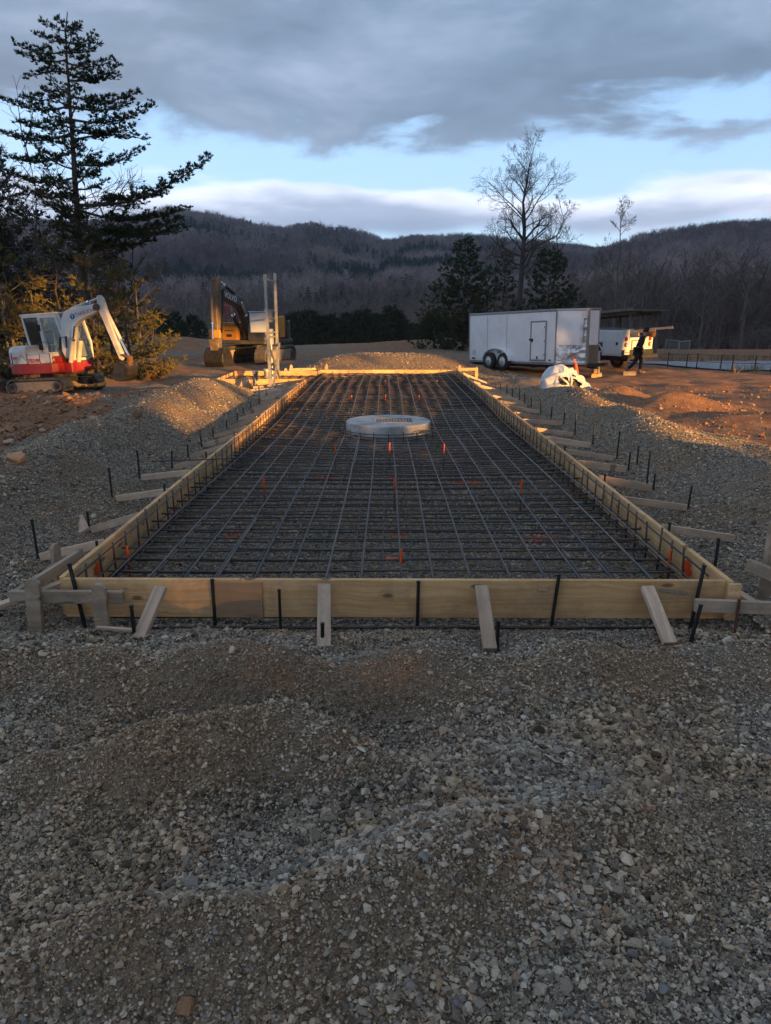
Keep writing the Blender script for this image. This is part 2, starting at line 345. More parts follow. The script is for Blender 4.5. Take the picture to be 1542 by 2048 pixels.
def ground_material():
    m = bpy.data.materials.new('stone_and_clay'); m.use_nodes = True; t = m.node_tree; b = t.nodes['Principled BSDF']
    b.inputs['Roughness'].default_value = .95; b.inputs['Specular IOR Level'].default_value = .15
    v = N(t, 'ShaderNodeTexCoord').outputs['Object']
    z = N(t, 'ShaderNodeSeparateColor', {0: N(t, 'ShaderNodeAttribute', attribute_name='zone').outputs[0]}).outputs
    vor = N(t, 'ShaderNodeTexVoronoi', {'Vector': v, 'Scale': 38.0}); vor2 = N(t, 'ShaderNodeTexVoronoi', {'Vector': v, 'Scale': 95.0})
    cell = N(t, 'ShaderNodeSeparateColor', {0: vor.outputs['Color']}).outputs[0]; cell2 = N(t, 'ShaderNodeSeparateColor', {0: vor2.outputs['Color']}).outputs[0]
    mixc = M_(t, 'ADD', M_(t, 'MULTIPLY', cell, .55), M_(t, 'MULTIPLY', cell2, .45))
    stone = RAMP(t, mixc, [(.1, (.06, .047, .035)), (.4, (.155, .125, .093)), (.65, (.31, .255, .19)), (.95, (.54, .46, .355))])
    fines = MIX(t, NOISE(t, v, 90, 5, .7), (.11, .075, .046), (.42, .295, .19))
    big = NOISE(t, v, .9, 5, .6)
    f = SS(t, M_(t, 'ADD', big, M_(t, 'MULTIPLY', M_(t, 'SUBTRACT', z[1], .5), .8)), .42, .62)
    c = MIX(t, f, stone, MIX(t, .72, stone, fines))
    clayn = NOISE(t, v, 3.2, 8, .65)
    clay = RAMP(t, clayn, [(.3, (.20, .10, .055)), (.5, (.33, .165, .085)), (.66, (.42, .24, .135)), (.8, (.48, .36, .25))])
    clay = MIX(t, M_(t, 'MULTIPLY', cell, .35), clay, MIX(t, cell2, (.14, .08, .055), (.36, .24, .17)))
    rm = SS(t, M_(t, 'ADD', z[0], M_(t, 'MULTIPLY', M_(t, 'SUBTRACT', NOISE(t, v, 2.4, 6, .6), .5), .7)), .32, .7)
    c = MIX(t, rm, c, clay)
    pn = SS(t, M_(t, 'ADD', z[2], M_(t, 'MULTIPLY', M_(t, 'SUBTRACT', NOISE(t, v, 22, 4), .5), .9)), .4, .7)
    c = MIX(t, M_(t, 'MULTIPLY', pn, .8), c, (.62, .085, .02))
    t.links.new(c, b.inputs['Base Color'])
    hgt = M_(t, 'ADD', M_(t, 'MULTIPLY', vor.outputs['Distance'], -1.0), M_(t, 'ADD', M_(t, 'MULTIPLY', vor2.outputs['Distance'], -.45), M_(t, 'MULTIPLY', NOISE(t, v, 9, 6, .65), 1.6)))
    bn = N(t, 'ShaderNodeBump', {'Height': hgt, 'Strength': 1.0, 'Distance': .03}); t.links.new(bn.outputs[0], b.inputs['Normal'])
    return m
def build_ground():
    XX, YY = np.meshgrid(xs, ys); ZZ = ground(XX, YY)
    nx, ny = len(xs), len(ys); v = np.stack([XX.ravel(), YY.ravel(), ZZ.ravel()], 1)
    i = np.arange((ny-1)*nx).reshape(ny-1, nx)[:, :-1].ravel()
    q = np.stack([i, i+1, i+1+nx, i+nx], 1)
    me = bpy.data.meshes.new('ground'); me.vertices.add(len(v)); me.vertices.foreach_set('co', v.ravel())
    me.loops.add(q.size); me.loops.foreach_set('vertex_index', q.ravel().astype(np.int32))
    me.polygons.add(len(q)); me.polygons.foreach_set('loop_start', np.arange(0, q.size, 4, dtype=np.int32)); me.polygons.foreach_set('loop_total', np.full(len(q), 4, dtype=np.int32))
    me.polygons.foreach_set('use_smooth', np.ones(len(q), bool)); me.update(calc_edges=True)
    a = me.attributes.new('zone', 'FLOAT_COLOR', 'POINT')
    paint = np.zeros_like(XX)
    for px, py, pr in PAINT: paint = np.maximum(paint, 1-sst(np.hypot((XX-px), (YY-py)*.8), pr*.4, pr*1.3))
    crest = np.clip(.42+(ZZ-ground(XX, YY-.30))*3.2, 0, 1)  # slopes facing the camera browner: fines plus relief shade put into the colour
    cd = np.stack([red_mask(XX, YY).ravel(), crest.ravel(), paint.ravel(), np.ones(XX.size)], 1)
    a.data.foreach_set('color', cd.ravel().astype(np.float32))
    me.materials.append(ground_material())
    o = bpy.data.objects.new('ground', me); COL.objects.link(o); tag(o, 'rolling crushed stone and red clay of the building site', kind='structure')
    return o
build_ground()
# ------------------------------------------------------------------ hills
Y_R, Y_R2 = 900., 600.
SKY1 = [(-900, 470), (-300, 430), (150, 430), (300, 428), (370, 422), (430, 428), (480, 437), (550, 450), (640, 458), (700, 470), (760, 476), (830, 467), (900, 460), (960, 462), (1040, 470), (1130, 480), (1200, 487), (1300, 490), (2600, 500)]
SKY2 = [(1060, 640), (1130, 540), (1180, 503), (1240, 478), (1290, 457), (1350, 448), (1430, 437), (1542, 431), (1700, 425), (2000, 420), (2600, 470)]
def pxof(x, y): return 771+F*x/(.935*y)
def prof(sk, px, yr, drop):
    py = np.interp(px, [a for a, b in sk], [b for a, b in sk])
    return np.maximum(CZ-yr*np.tan(PITCH+np.arctan((py-1024)/F))-drop, 0)
def hill(x, y):
    x = np.asarray(x, float); y = np.asarray(y, float); px = pxof(x, y)
    def g(t): t = np.clip(t, 0, 1); return t**1.25*(1.28-.28*t)
    z1 = prof(SKY1, px, Y_R, 13)*g((y-230)/(Y_R-230))
    z1 = z1*(1-.75*sst(y, Y_R+10, Y_R+260))
    z2 = prof(SKY2, px, Y_R2, 12)*g((y-150)/(Y_R2-150))*(1-.8*sst(y, Y_R2+10, Y_R2+200))
    sp = fbm(x*.006+3, y*.004, 4, 101)
    mid1 = sst(y, 260, 450)*(1-sst(y, 780, 890)); mid2 = sst(y, 180, 300)*(1-sst(y, 500, 595))
    sp = sp+.5*np.abs(fbm(px*.006, y*.0012+7, 3, 131))*2-.12
    z = np.maximum(z1+mid1*sp*40, z2+mid2*sp*26)
    return np.where(z > .01, z, 0)-3.0
def grid_mesh(name, XX, YY, ZZ, m):
    ny, nx = XX.shape; v = np.stack([XX.ravel(), YY.ravel(), ZZ.ravel()], 1)
    i = np.arange((ny-1)*nx).reshape(ny-1, nx)[:, :-1].ravel(); q = np.stack([i, i+1, i+1+nx, i+nx], 1)
    me = bpy.data.meshes.new(name); me.from_pydata(v.tolist(), [], q.tolist()); me.polygons.foreach_set('use_smooth', np.ones(len(q), bool)); me.materials.append(m)
    o = bpy.data.objects.new(name, me); COL.objects.link(o); return o
MHILL = mat('leaf_litter', (.11, .082, .07), (.18, .138, .12), .05, 8, rough=.95)
A, B = np.meshgrid(np.linspace(-1.0, 1.0, 140), np.concatenate([np.linspace(140, 960, 110), np.linspace(980, 1300, 12)]))
tag(grid_mesh('hills', A*B, B, hill(A*B, B), MHILL), 'long wooded winter hills closing the valley', kind='structure')
# unseen mountainside added at the right to keep sun off the far hills
SH = np.array((sin(SUN_AZ), -cos(SUN_AZ))); SU = np.array((cos(SUN_AZ), sin(SUN_AZ)))
uu, dd = np.meshgrid(np.linspace(20, 950, 60), np.linspace(110, 480, 30))
hs = np.interp(uu, [20, 45, 250, 900, 950], [0, 60, 235, 240, 170])*np.interp(dd, [110, 380, 480], [0, 1, .75])*(1+.12*fbm(uu*.02, dd*.02, 3, 5))-.8
tag(grid_mesh('hill', dd*SH[0]+uu*SU[0], dd*SH[1]+uu*SU[1], hs, MHILL), 'unseen mountainside added to shade the valley and far hills', kind='structure')
# ------------------------------------------------------------------ formwork
TH, HB = .038, .286
def form(label, group='timber form walls round the slab'):
    return thing('form_wall', label, 'form wall', group=group)
def runs(parent, pts, m=MW, z=HB/2, seed=0):
    r = random.Random(seed)
    for a, b in pts:
        a = Vector((a[0], a[1], z+r.uniform(-.006, .006))); b = Vector((b[0], b[1], z+r.uniform(-.006, .006)))
        board('board', a, b, HB, TH, m, parent)
def paint_patch(parent, c, ux, uz, nrm, w, h, seed):
    """a ragged sprayed patch lying on a board"""
    r = random.Random(seed); mb = MB(); n = 22; c = Vector(c); ux = Vector(ux); uz = Vector(uz); nrm = Vector(nrm)
    ring = []
    for i in range(n):
        a = 2*pi*i/n; k = r.uniform(.45, 1.05)
        ring.append(c+ux*cos(a)*w*k+uz*sin(a)*h*k+nrm*.0025)
    mb.add([c+nrm*.003]+ring, [(0, 1+i, 1+(i+1) % n) for i in range(n)])
    mb.build('paint_mark', MORANGE, parent)
ff = form('pale timber form wall across the front of the slab, plywood patch over its joint')
a, b = (-2.27, 4.68, .147), (-1.02, 4.68, .144)
board('board', a, b, HB, TH, MW, ff); board('board', (-1.016, 4.68, .144), (2.39, 4.681, .133), HB, TH, MW, ff)
board('splice_plate', (-1.20, 4.652, .140), (-.865, 4.652, .138), .27, .016, MPLY, ff)
board('wood_block', (1.07, 4.655, .225), (1.135, 4.655, .22), .045, .012, MW, ff)
board('scrap_strip', (1.93, 4.658, .21), (2.13, 4.658, .185), .03, .004, MW3, ff)
fl = form('long timber form wall down the left side, sunlit yellow along its middle')
runs(fl, [((XL-TH/2, 4.705), (XL-TH/2-.005, 8.85)), ((XL-TH/2-.008, 8.856), (XL-TH/2+.004, 13.1)), ((XL-TH/2, 13.106), (XL-TH/2-.006, 17.1)), ((XL-TH/2-.004, 17.106), (XL-TH/2, BY+.02))], seed=2)
board('splice_plate', (XL-.052, 8.6, .15), (XL-.052, 9.15, .152), .25, .016, MPLY, fl)
paint_patch(fl, (XL, 5.28, .15), (0, 1, 0), (0, 0, 1), (1, 0, 0), .10, .085, 3); paint_patch(fl, (XL, 5.62, .10), (0, 1, 0), (0, 0, 1), (1, 0, 0), .07, .03, 4)
fr = form('long timber form wall down the right side, shaded on its inner face')
runs(fr, [((XR+TH/2, 4.63), (XR+TH/2, 8.9)), ((XR+TH/2+.006, 8.906), (XR+TH/2-.004, 13.2)), ((XR+TH/2, 13.206), (XR+TH/2+.005, 17.8)), ((XR+TH/2, 17.806), (XR+TH/2-.01, 24.04))], seed=5)
board('corner_block', (XR+TH/2+.02, 4.60, .14), (XR+TH/2+.02, 4.628, .14), .27, .085, MW, fr)
paint_patch(fr, (XR, 5.30, .14), (0, 1, 0), (0, 0, 1), (-1, 0, 0), .11, .12, 6)
fb = form('timber form wall across the far end, glowing orange in low sun')
runs(fb, [((-2.2, YB+TH/2), (.3, YB+TH/2)), ((.306, YB+TH/2), (XR, YB+TH/2+.004))], seed=7)
board('board', (-2.2+TH/2, 23.54, HB/2+.004), (-2.2+TH/2, YB-.003, HB/2+.004), HB, TH, MW, fb)
fj = form('small timber form wall round the side bay behind the metal posts')
runs(fj, [((BX, 23.5+TH/2), (-2.225, 23.5+TH/2)), ((BX-TH/2, BY), (BX-TH/2, 23.54)), ((BX, BY-TH/2), (XL-TH-.004, BY-TH/2))], seed=9)
# stakes, batter boards, kickers at the front edge ------------------------------------------------
def stake(x, y, ztop, label, lean=(0, 0), zb=None, r=.0105, m=None, group='steel form stakes'):
    zb = (gz(x, y)-.12) if zb is None else zb
    mb = MB(); L = ztop-zb
    mb.tube([(0, 0, 0), (lean[0]*.5, lean[1]*.5, L*.5), (lean[0], lean[1], L)], r, 8)
    mb.tube([(lean[0], lean[1], L-.004), (lean[0], lean[1], L+.008)], [r*1.2, r*1.15], 8)
    o = mb.build('form_stake', m or MSTAKE, None, loc=(x, y, zb)); tag(o, label, 'stake', group); return o
def P(px, py, z): return at(px, py, z)
stake(-1.21, 4.645, .29, 'black steel stake on the front board beside the plywood patch', (.0, .0), r=.0125)
stake(-.74, 4.60, .225, 'short black steel stake between the plywood patch and the second front kicker', (.0, .01))
stake(.225, 4.645, .275, 'black steel stake at the middle of the front board', (.005, 0), r=.0115)
stake(1.165, 4.63, .325, 'tilted black steel stake on the front board beside the small wood block', (.045, .02), r=.0125)
stake(2.135, 4.60, .40, 'tall tilted black steel stake near the right end of the front board', (.07, .03), r=.0135)
stake(-2.10, 4.60, .40, 'leaning black steel stake at the left front corner', (-.10, .06), r=.0145)
stake(-1.66, 4.30, .24, 'black steel stake at the foot of the leftmost front kicker', r=.013)
stake(-.41, 4.20, .16, 'black steel stake at the foot of the kicker right of the plywood patch', (.005, 0), r=.0125)
stake(.72, 4.18, .185, 'black steel stake at the foot of the knotty kicker in the front', (.0, 0), r=.0125)
stake(1.97, 4.23, .27, 'tilted black steel stake at the foot of the rightmost front kicker', (.06, .01), r=.0125)
stake(2.39, 4.46, .215, 'rusty pin holding the grey batter board at the right front corner', (0, 0), m=MRUST, r=.010)
stake(2.55, 5.18, .42, 'black steel stake outside the right form wall by its front corner', (.0, 0), r=.0125)
def kicker(p0, p1, label, name='kicker_brace', m=None, w=.089, t=.038, up=None):
    p0, p1 = Vector(p0), Vector(p1); d = (p1-p0).normalized()
    o = board(name, p0, p1, w, t, m or MW2, None, up=up or Vector((-d.y, d.x, 0))); tag(o, label, 'wood brace', 'wooden kicker braces'); return o
kicker(P(278, 1278, .02), P(324, 1172, .27)+Vector((0, -.02, 0)), 'slanted wooden kicker brace on the front board left of the plywood patch')
kicker(P(648, 1296, .02), P(649, 1168, .27)+Vector((0, -.02, 0)), 'upright pinkish kicker brace on the front board right of the plywood patch')
kicker(P(980, 1300, .02), P(962, 1171, .27)+Vector((0, -.02, 0)), 'pale kicker brace with a dark knot right of the middle stake')
kicker(P(1340, 1288, .02), P(1292, 1172, .26)+Vector((0, -.02, 0)), 'slanted wooden kicker brace near the right end of the front board')
def peg(x, y, h, w, t, ang, label, lean=(0, 0)):
    """pointed-shouldered timber peg driven into the ground"""
    zb = gz(x, y)-.1; H = h-zb; mb = MB(); a = w/2
    mb.prism([(-a, 0), (a, 0), (a, H-.03), (a*.45, H), (-a*.45, H), (-a, H-.03)], -t/2, t/2)
    o = mb.build('timber_peg', MW3, None, bevel=.003, loc=(x, y, zb), rot=(lean[0], lean[1], ang)); tag(o, label, 'wood peg', 'timber pegs of the batter boards'); return o
peg(-2.40, 4.47, .36, .098, .038, .0, 'weathered timber peg at the outer corner of the left batter boards', (-.05, .03))
peg(-1.945, 4.485, .325, .095, .038, 0, 'timber peg overlapping the left end of the front board', (.0, .02))
peg(-2.56, 5.22, .37, .085, .038, 1.35, 'timber peg behind the left batter board, near the tall steel stake')
peg(2.88, 5.03, .62, .09, .045, .3, 'tall timber peg at the right edge of the photo')
def bat(p0, p1, label, w=.089, t=.038, m=None):
    o = board('batter_board', p0, p1, w, t, m or MW3); tag(o, label, 'batter board', 'batter boards at the corners'); return o
bat((-2.56, 4.51, .222), (-1.79, 4.525, .213), 'weathered batter board nailed level across the left front corner')
bat((-2.535, 4.535, .215), (-2.44, 5.40, .225), 'weathered batter board running back along the left form wall')
bat((2.12, 4.52, .155), (2.95, 4.44, .155), 'grey stained batter board across the right front corner')
bat((2.62, 4.86, .33), (3.0, 4.50, .23), 'weathered batter board slanting behind the tall peg at right')
kicker((-3.0, 4.42, .04), (-2.33, 4.98, .17), 'low wooden brace behind the left batter boards', w=.07)
kicker((2.47, 4.98, .17), (2.72, 4.66, .03), 'low wooden brace behind the grey batter board at right', w=.07)
o = board('timber_offcut', (-3.14, 6.95, .075), (-2.94, 6.62, .03), .12, .038, MW2, None, up=(.8, .5, .45)); tag(o, 'pinkish timber offcut lying on gravel beside the left kickers', 'offcut')
o = board('timber_offcut', (4.42, 17.2, gz(4.4, 17.2)+.03), (4.75, 17.15, gz(4.75, 17.15)+.03), .1, .04, MW2, None); tag(o, 'short timber offcut on gravel near the white bag', 'offcut')
o = board('timber_offcut', (-1.93, 4.36, gz(-1.93, 4.36)+.03), (-1.66, 4.36, gz(-1.66, 4.36)+.035), .02, .03, MW2, None); tag(o, 'splintered timber strip lying below the front board', 'offcut')
# kickers and their stakes along both sides -------------------------------------------------------
SX, SXR = [], []
for side, sx, wall, n, y0, stp in (('left', -1, XL-TH, 16, 5.76, .905), ('right', 1, XR+TH, 19, 6.25, .93)):
    r = random.Random(20+sx)
    for k in range(n):
        y = y0+stp*k+r.uniform(-.07, .07); foot = wall+sx*(.60+r.uniform(-.05, .1)+(.12 if side == 'right' else 0)); zf = gz(foot, y)+.03
        kicker((foot, y+.02, zf), (wall+sx*.012, y-.22+r.uniform(-.06, .06), .262+r.uniform(-.012, .008)),
               f'{ORD[k]} kicker brace from the front corner outside the {side} form wall', w=.038, t=.07 if r.random() < .8 else .089)
        if side == 'left' or k > 0:
            ht = r.uniform(.16, .27) if r.random() < .75 else r.uniform(.3, .38)
            stake(foot+sx*(.03+r.uniform(0, .05)), y+.05, zf+ht, f'black steel stake by the foot of the {ORD[k]} {side} kicker brace from the front', (r.uniform(-.02, .02), r.uniform(-.02, .02)), r=.0115)
        if k % 2 == 0 and k < 12:
            stake(wall+sx*.016, y-.35, .30+r.uniform(-.01, .06), f'black steel stake against the {side} form wall beside its {ORD[k]} kicker brace', r=.0115)
r = random.Random(77)
for i, (px, py, z0, h) in enumerate([(1272, 946, .03, .36), (1292, 985, .03, .5), (1370, 1000, .06, .12)][:2]):
    p = at(px, py, z0); stake(p.x, p.y, z0+h, ['tall black steel stake standing clear of the right kickers', 'tallest black steel stake outside the right form wall'][i], r=.0115)
# pegs and loose boards round the far end
def simple_peg(x, y, h, label):
    mb = MB(); zb = gz(x, y)-.1; mb.prism([(-.045, 0), (.045, 0), (.045, h), (.0, h+.05), (-.045, h)], -.02, .02)
    o = mb.build('timber_peg', MW, None, loc=(x, y, zb)); tag(o, label, 'wood peg', 'timber pegs of the batter boards'); return o
simple_peg(-3.15, 24.15, .62, 'sunlit timber peg behind the far wall left of the jog'); simple_peg(-2.0, 24.6, .62, 'sunlit timber peg behind the far wall near the jog')
simple_peg(-3.3, 23.9, .5, 'low sunlit timber peg touching the bay wall'); simple_peg(2.5, 24.35, .60, 'timber peg behind the far right corner'); simple_peg(3.08, 24.41, .5, 'timber peg at the outer end of the far right batter board')
bat((-3.2, 24.05, .28), (-2.35, 24.25, .29), 'sunlit batter board behind the jog in the far wall', m=MW)
bat((2.45, 24.3, .28), (3.1, 24.36, .28), 'sunlit batter board behind the far right corner', m=MW)
for i, (x0, y0, x1, y1, z) in enumerate([(-3.6, 17.1, -2.55, 17.5, .07), (-3.4, 18.0, -2.5, 18.3, .09), (-3.7, 18.7, -2.6, 18.95, .11), (-3.6, 19.5, -2.65, 19.9, .12)]):
    o = board('loose_plank', (x0, y0, z), (x1, y1, z+.05), .12, .038, MW3, None, up=(0, .6, .8)); tag(o, ['long grey plank', 'short pale plank', 'grey plank on top', 'plank nearest the bay'][i]+' lying outside the far part of the left wall', 'plank', 'loose planks by the metal posts')
for i, (x, y, a) in enumerate([(-4.1, 20.35, .35), (-3.65, 20.3, -.3)]):
    o = board('timber_block', (x, y, .02), (x+a*.4, y+.02, .33), .14, .038, MW3, None, up=(1, 0, .2)); tag(o, ['dark timber offcut leaning on the bay wall', 'pale timber offcut leaning on the bay wall near the posts'][i], 'offcut')
# ------------------------------------------------------------------ reinforcement
def matz(x, y): return float(dip(np.array([x]), np.array([y]))[0])*.85
mat_t = thing('rebar_mat', 'large grid of dark reinforcing bars filling the slab form', 'rebar mat')
SP = .265; r = random.Random(5)
def lid_gap(x, y, m=.80): return (x-MH[0])**2+(y-MH[1])**2 < m*m
def rebar(pts, rad, m): 
    mb = MB(); mb.tube(pts, rad, 6); mb.build('rebar', m, mat_t, smooth=True)
for layer, z0, off, rad, mm in (('top', .205, .10, .0098, MREBAR2), ('low', .06, -.02, .0092, MREBAR2)):
    for k in range(-9, 10):
        x = off+SP*k+r.uniform(-.015, .015)
        if x < XL+.08 or x > XR-.06: continue
        sk = r.uniform(-.02, .02); ph = r.uniform(0, 6)
        def pt(y): return Vector((x+sk*(y-14)/8+.007*sin(y*.9+ph), y, z0+matz(x, y)+.006*sin(y*1.3+ph)))
        ys_ = list(np.arange(YF+.12+r.uniform(0, .08), YB-.08, .75))
        segs = []; cur = []
        for y in np.arange(YF+.12+r.uniform(0, .08), YB-.08, .24):
            if lid_gap(x, y):
                if len(cur) > 1: segs.append(cur)
                cur = []
            else: cur.append(pt(float(y)))
        if len(cur) > 1: segs.append(cur)
        for sg in segs:
            # thin out the straight part
            sg = sg[:1]+[q for i, q in enumerate(sg[1:-1]) if i % 2 == 0]+sg[-1:]
            rebar(sg, rad, mm)
            if layer == 'top' and r.random() < .5:                       # lapped splice bar alongside
                i = r.randrange(0, max(1, len(sg)-5)); lap = [q+Vector((.022, 0, .004)) for q in sg[i:i+5]]
                if len(lap) > 2: rebar(lap, rad, mm)
    n = int((YB-YF)/SP)
    for k in range(n):
        y = 5.12+SP*k+(.0 if layer == 'top' else .11)+r.uniform(-.02, .02)
        if y > YB-.1: break
        sk = r.uniform(-.03, .03); ph = r.uniform(0, 6); x0 = XL+.05+r.uniform(0, .10); x1 = XR-.06-r.uniform(0, .16)
        zz = z0-.018
        segs = []; cur = []
        for x in np.arange(x0, x1+.01, (x1-x0)/16):
            if lid_gap(x, y):
                if len(cur) > 1: segs.append(cur)
                cur = []
            else: cur.append(Vector((x, y+sk*x/2+.006*sin(x*1.7+ph), zz+matz(x, y)+.005*sin(x*2+ph))))
        if len(cur) > 1: segs.append(cur)
        for sg in segs: rebar(sg, rad, MREBAR)
# bay bars
for k in range(8): rebar([Vector((BX+.15+.3*k, BY+.1, .16)), Vector((BX+.15+.3*k, 23.4, .16))], .0085, MREBAR2)
for k in range(9): rebar([Vector((BX+.08, BY+.25+.3*k, .145)), Vector((XL+.3, BY+.25+.3*k, .145))], .0085, MREBAR)
# hooked bars and dowels round the manhole, in front of the lid
for k in range(9):
    a = pi+.35+k*(pi-.7)/8; cx, cy = MH[0]+.83*cos(a), MH[1]+.83*sin(a)
    rebar([Vector((cx, cy, -.02)), Vector((cx, cy, .14+.02*(k % 2)))], .0085, MREBAR)
for q in range(3):
    zq = .02+.05*q; rebar([Vector((MH[0]+.84*cos(a), MH[1]+.84*sin(a), zq)) for a in np.linspace(pi+.1, 2*pi-.1, 18)], .008, MREBAR)
rebar([Vector((.55, 11.9, .0)), Vector((.55, 11.9, .13)), Vector((.58, 11.93, .155)), Vector((.64, 11.99, .16)), Vector((.86, 12.15, .15))], .0085, MREBAR)
rebar([Vector((-1.55, 9.0, .30)), Vector((-2.95, 8.82, .28))], .0085, MREBAR)
# the two bars lying in the gap below the front board
fb_ = thing('rebar_pair', 'two black bars lying in the gap under the front board', 'rebar', (0, 0, 0))
for i, (y, z) in enumerate([(4.735, -.03), (4.60, -.052)]):
    mb = MB(); mb.tube([(-2.0+.3*i, y, z), (0, y+.01, z), (2.2-.2*i, y, z)], .010, 6); mb.build('rebar', MREBAR, fb_, smooth=True)
# edge cages along the side walls: upright dowels tied to two rails
for side, x, lab in (('left', XL+.045, 'row of upright bars tied to two rails along the left wall'), ('right', XR-.045, 'row of upright bars tied to two rails along the right wall')):
    t = thing('edge_cage', lab, 'rebar', group='edge reinforcement cages')
    yy = 4.95; yend = 20.4 if side == 'left' else 23.8
    while yy < yend:
        mb = MB(); x_ = x+r.uniform(-.01, .01); mb.tube([(x_, yy, -.05), (x_+r.uniform(-.015, .015), yy+r.uniform(-.02, .02), .30+r.uniform(-.02, .035))], .0085, 6); mb.build('dowel', MREBAR, t, smooth=True); yy += .285+r.uniform(-.02, .02)
    for z in (.265, .13, .03):
        mb = MB(); mb.tube([(x+(.013 if side == 'left' else -.013)+.006*sin(y), y, z+.006*sin(y*.7+z*9)) for y in np.arange(4.8, yend, 1.0)], .0085, 6); mb.build('rail', MREBAR2 if z > .2 else MREBAR, t, smooth=True)
# orange-topped level pins
PINS = [(802, 1112, .25, 'largest orange pin, in the middle just behind the front board', 0), (1043, 969, .22, 'orange pin right of centre beside a red paint mark', 1), (789, 965, .22, 'orange pin midway between front board and manhole', 0), (527, 965, .22, 'orange pin left of centre beside a faint red mark', 0),
        (779, 892, .17, 'orange pin just in front of the manhole', 0), (888, 895, .18, 'orange pin in front of the right edge of the manhole', 0), (670, 895, .18, 'orange pin in front of the left edge of the manhole', 0), (703, 795, .15, 'orange pin beyond the manhole on its left', 0), (771, 794, .15, 'orange pin beyond the middle of the manhole', 0),
        (838, 795, .15, 'orange pin beyond the manhole on its right', 0), (664, 764, .16, 'far orange pin near the jog', 0), (770, 764, .16, 'far orange pin before the middle of the end wall', 0), (874, 764, .16, 'far orange pin near the right corner of the end wall', 0),
        (1339, 1112, .2, 'orange pin against the right form wall by the front corner', 0), (255, 1105, .2, 'orange pin against the left form wall by the front corner', 0)]
for px, py, z, lab, _ in PINS:
    p = at(px, py, z+.02); mb = MB()
    g0 = gz(p.x, p.y)
    t = thing('level_pin', lab, 'marker pin', (p.x, p.y, g0), group='orange level pins in the slab')
    top = p.z+.055-g0; a = MB(); a.tube([(0, 0, -.05), (0, 0, top*.55)], .009, 6); a.build('shaft', MRUST, t)
    a = MB(); a.tube([(0, 0, top*.55), (.002, 0, top)], .0105, 8); a.build('painted_top', MORANGE, t)
def dab(p0, p1, rad=.0105):
    mb = MB(); mb.tube([p0, p1], rad, 6); mb.build('paint_mark', MORANGE, mat_t)
dab((-.0, 5.38, .19), (.12, 5.38, .19))
# ------------------------------------------------------------------ manhole
lid = thing('manhole_cover', 'round concrete manhole slab with an iron grate, standing in the rebar', 'manhole', (MH[0], MH[1], 0))
mb = MB(); n = 72; R = .745; gx, gy = .36, .31; zt = .245; top = []; inn = []
GC = (.10, .0)
for j in range(n):
    a = 2*pi*j/n; top.append(Vector((R*cos(a), R*sin(a), zt)))
    c_, s_ = cos(a), sin(a); k = min(gx/max(abs(c_), 1e-6), gy/max(abs(s_), 1e-6)); inn.append(Vector((c_*k+GC[0], s_*k+GC[1], zt)))
rim = [Vector((v.x*1.012, v.y*1.012, zt-.012)) for v in top]; bot = [Vector((v.x*1.012, v.y*1.012, -.45)) for v in top]; ind = [Vector((v.x, v.y, zt-.3)) for v in inn]
mb.add(inn+top+rim+bot+ind, [(j+o, (j+1) % n+o, (j+1) % n+o+n, j+o+n) for o in (0, n, 2*n) for j in range(n)]+[(j+4*n, (j+1) % n+4*n, (j+1) % n, j) for j in range(n)])
mb.build('slab', MCONC, lid)
mb = MB()
for sx in (-1, 1): mb.box((GC[0]+sx*(gx-.018), GC[1], zt-.002), (.036, gy*2, .02))
for sy in (-1, 1): mb.box((GC[0], GC[1]+sy*(gy-.018), zt-.002), (gx*2-.074, .036, .02))
gf = mb.build('grate_frame', MGRATE, lid, bevel=.003)
mb = MB(); nx_, ny_ = 12, 5; w = (gx-.036)*2; h = (gy-.036)*2
for i in range(nx_+1): mb.box((GC[0]-w/2+w*i/nx_, GC[1], zt-.005), (.013, h, .005))
for i in range(ny_+1): mb.box((GC[0], GC[1]-h/2+h*i/ny_, zt-.0048), (w, .022, .004))
mb.build('grate', MGRATE, lid)
mb = MB(); mb.box((GC[0], GC[1], zt-.06), (gx*1.9, gy*1.9, .02)); mb.build('shaft_dark', MBLACK, lid)  # black sheet close under the grate, painted darkness of the shaft
# ------------------------------------------------------------------ machine materials
MWHITE = mat('machine_white', (.56, .56, .55), (.50, .495, .47), 3, rough=.4, spec=.5, dirt=(.33, .29, .23), dirt_amt=.45)
MARMW = mat('arm_white', (.52, .50, .46), (.40, .37, .32), 4, rough=.5, dirt=(.3, .24, .17), dirt_amt=.6)
MRED = mat('machine_red', (.28, .014, .016), (.22, .013, .014), 4, rough=.42, dirt=(.2, .09, .06), dirt_amt=.5)
MYEL = mat('machine_yellow', (.62, .26, .03), (.52, .22, .03), 4, rough=.5, dirt=(.25, .15, .07), dirt_amt=.5)
MGREY = mat('machine_grey', (.06, .057, .055), (.09, .083, .076), 5, rough=.5, dirt=(.17, .13, .095), dirt_amt=.5)
MARM = mat('worn_arm', (.17, .12, .075), (.09, .075, .06), 5, rough=.6, dirt=(.27, .17, .09), dirt_amt=.7)
MTRACK = mat('track_steel', (.055, .05, .045), (.11, .09, .075), 9, rough=.7, metal=.2, dirt=(.19, .13, .09), dirt_amt=.7)
MBELT = mat('track_belt', (.055, .05, .045), (.10, .085, .07), 9, rough=.8, dirt=(.2, .15, .11), dirt_amt=.6); MTFRM = mat('dusty_track_frame', (.22, .17, .125), (.30, .235, .175), 6, rough=.9)
MCHROME = mat('cylinder_rod', (.7, .7, .7), rough=.2, metal=1)
MHOSE = mat('hose_rubber', (.015, .015, .015), rough=.6)
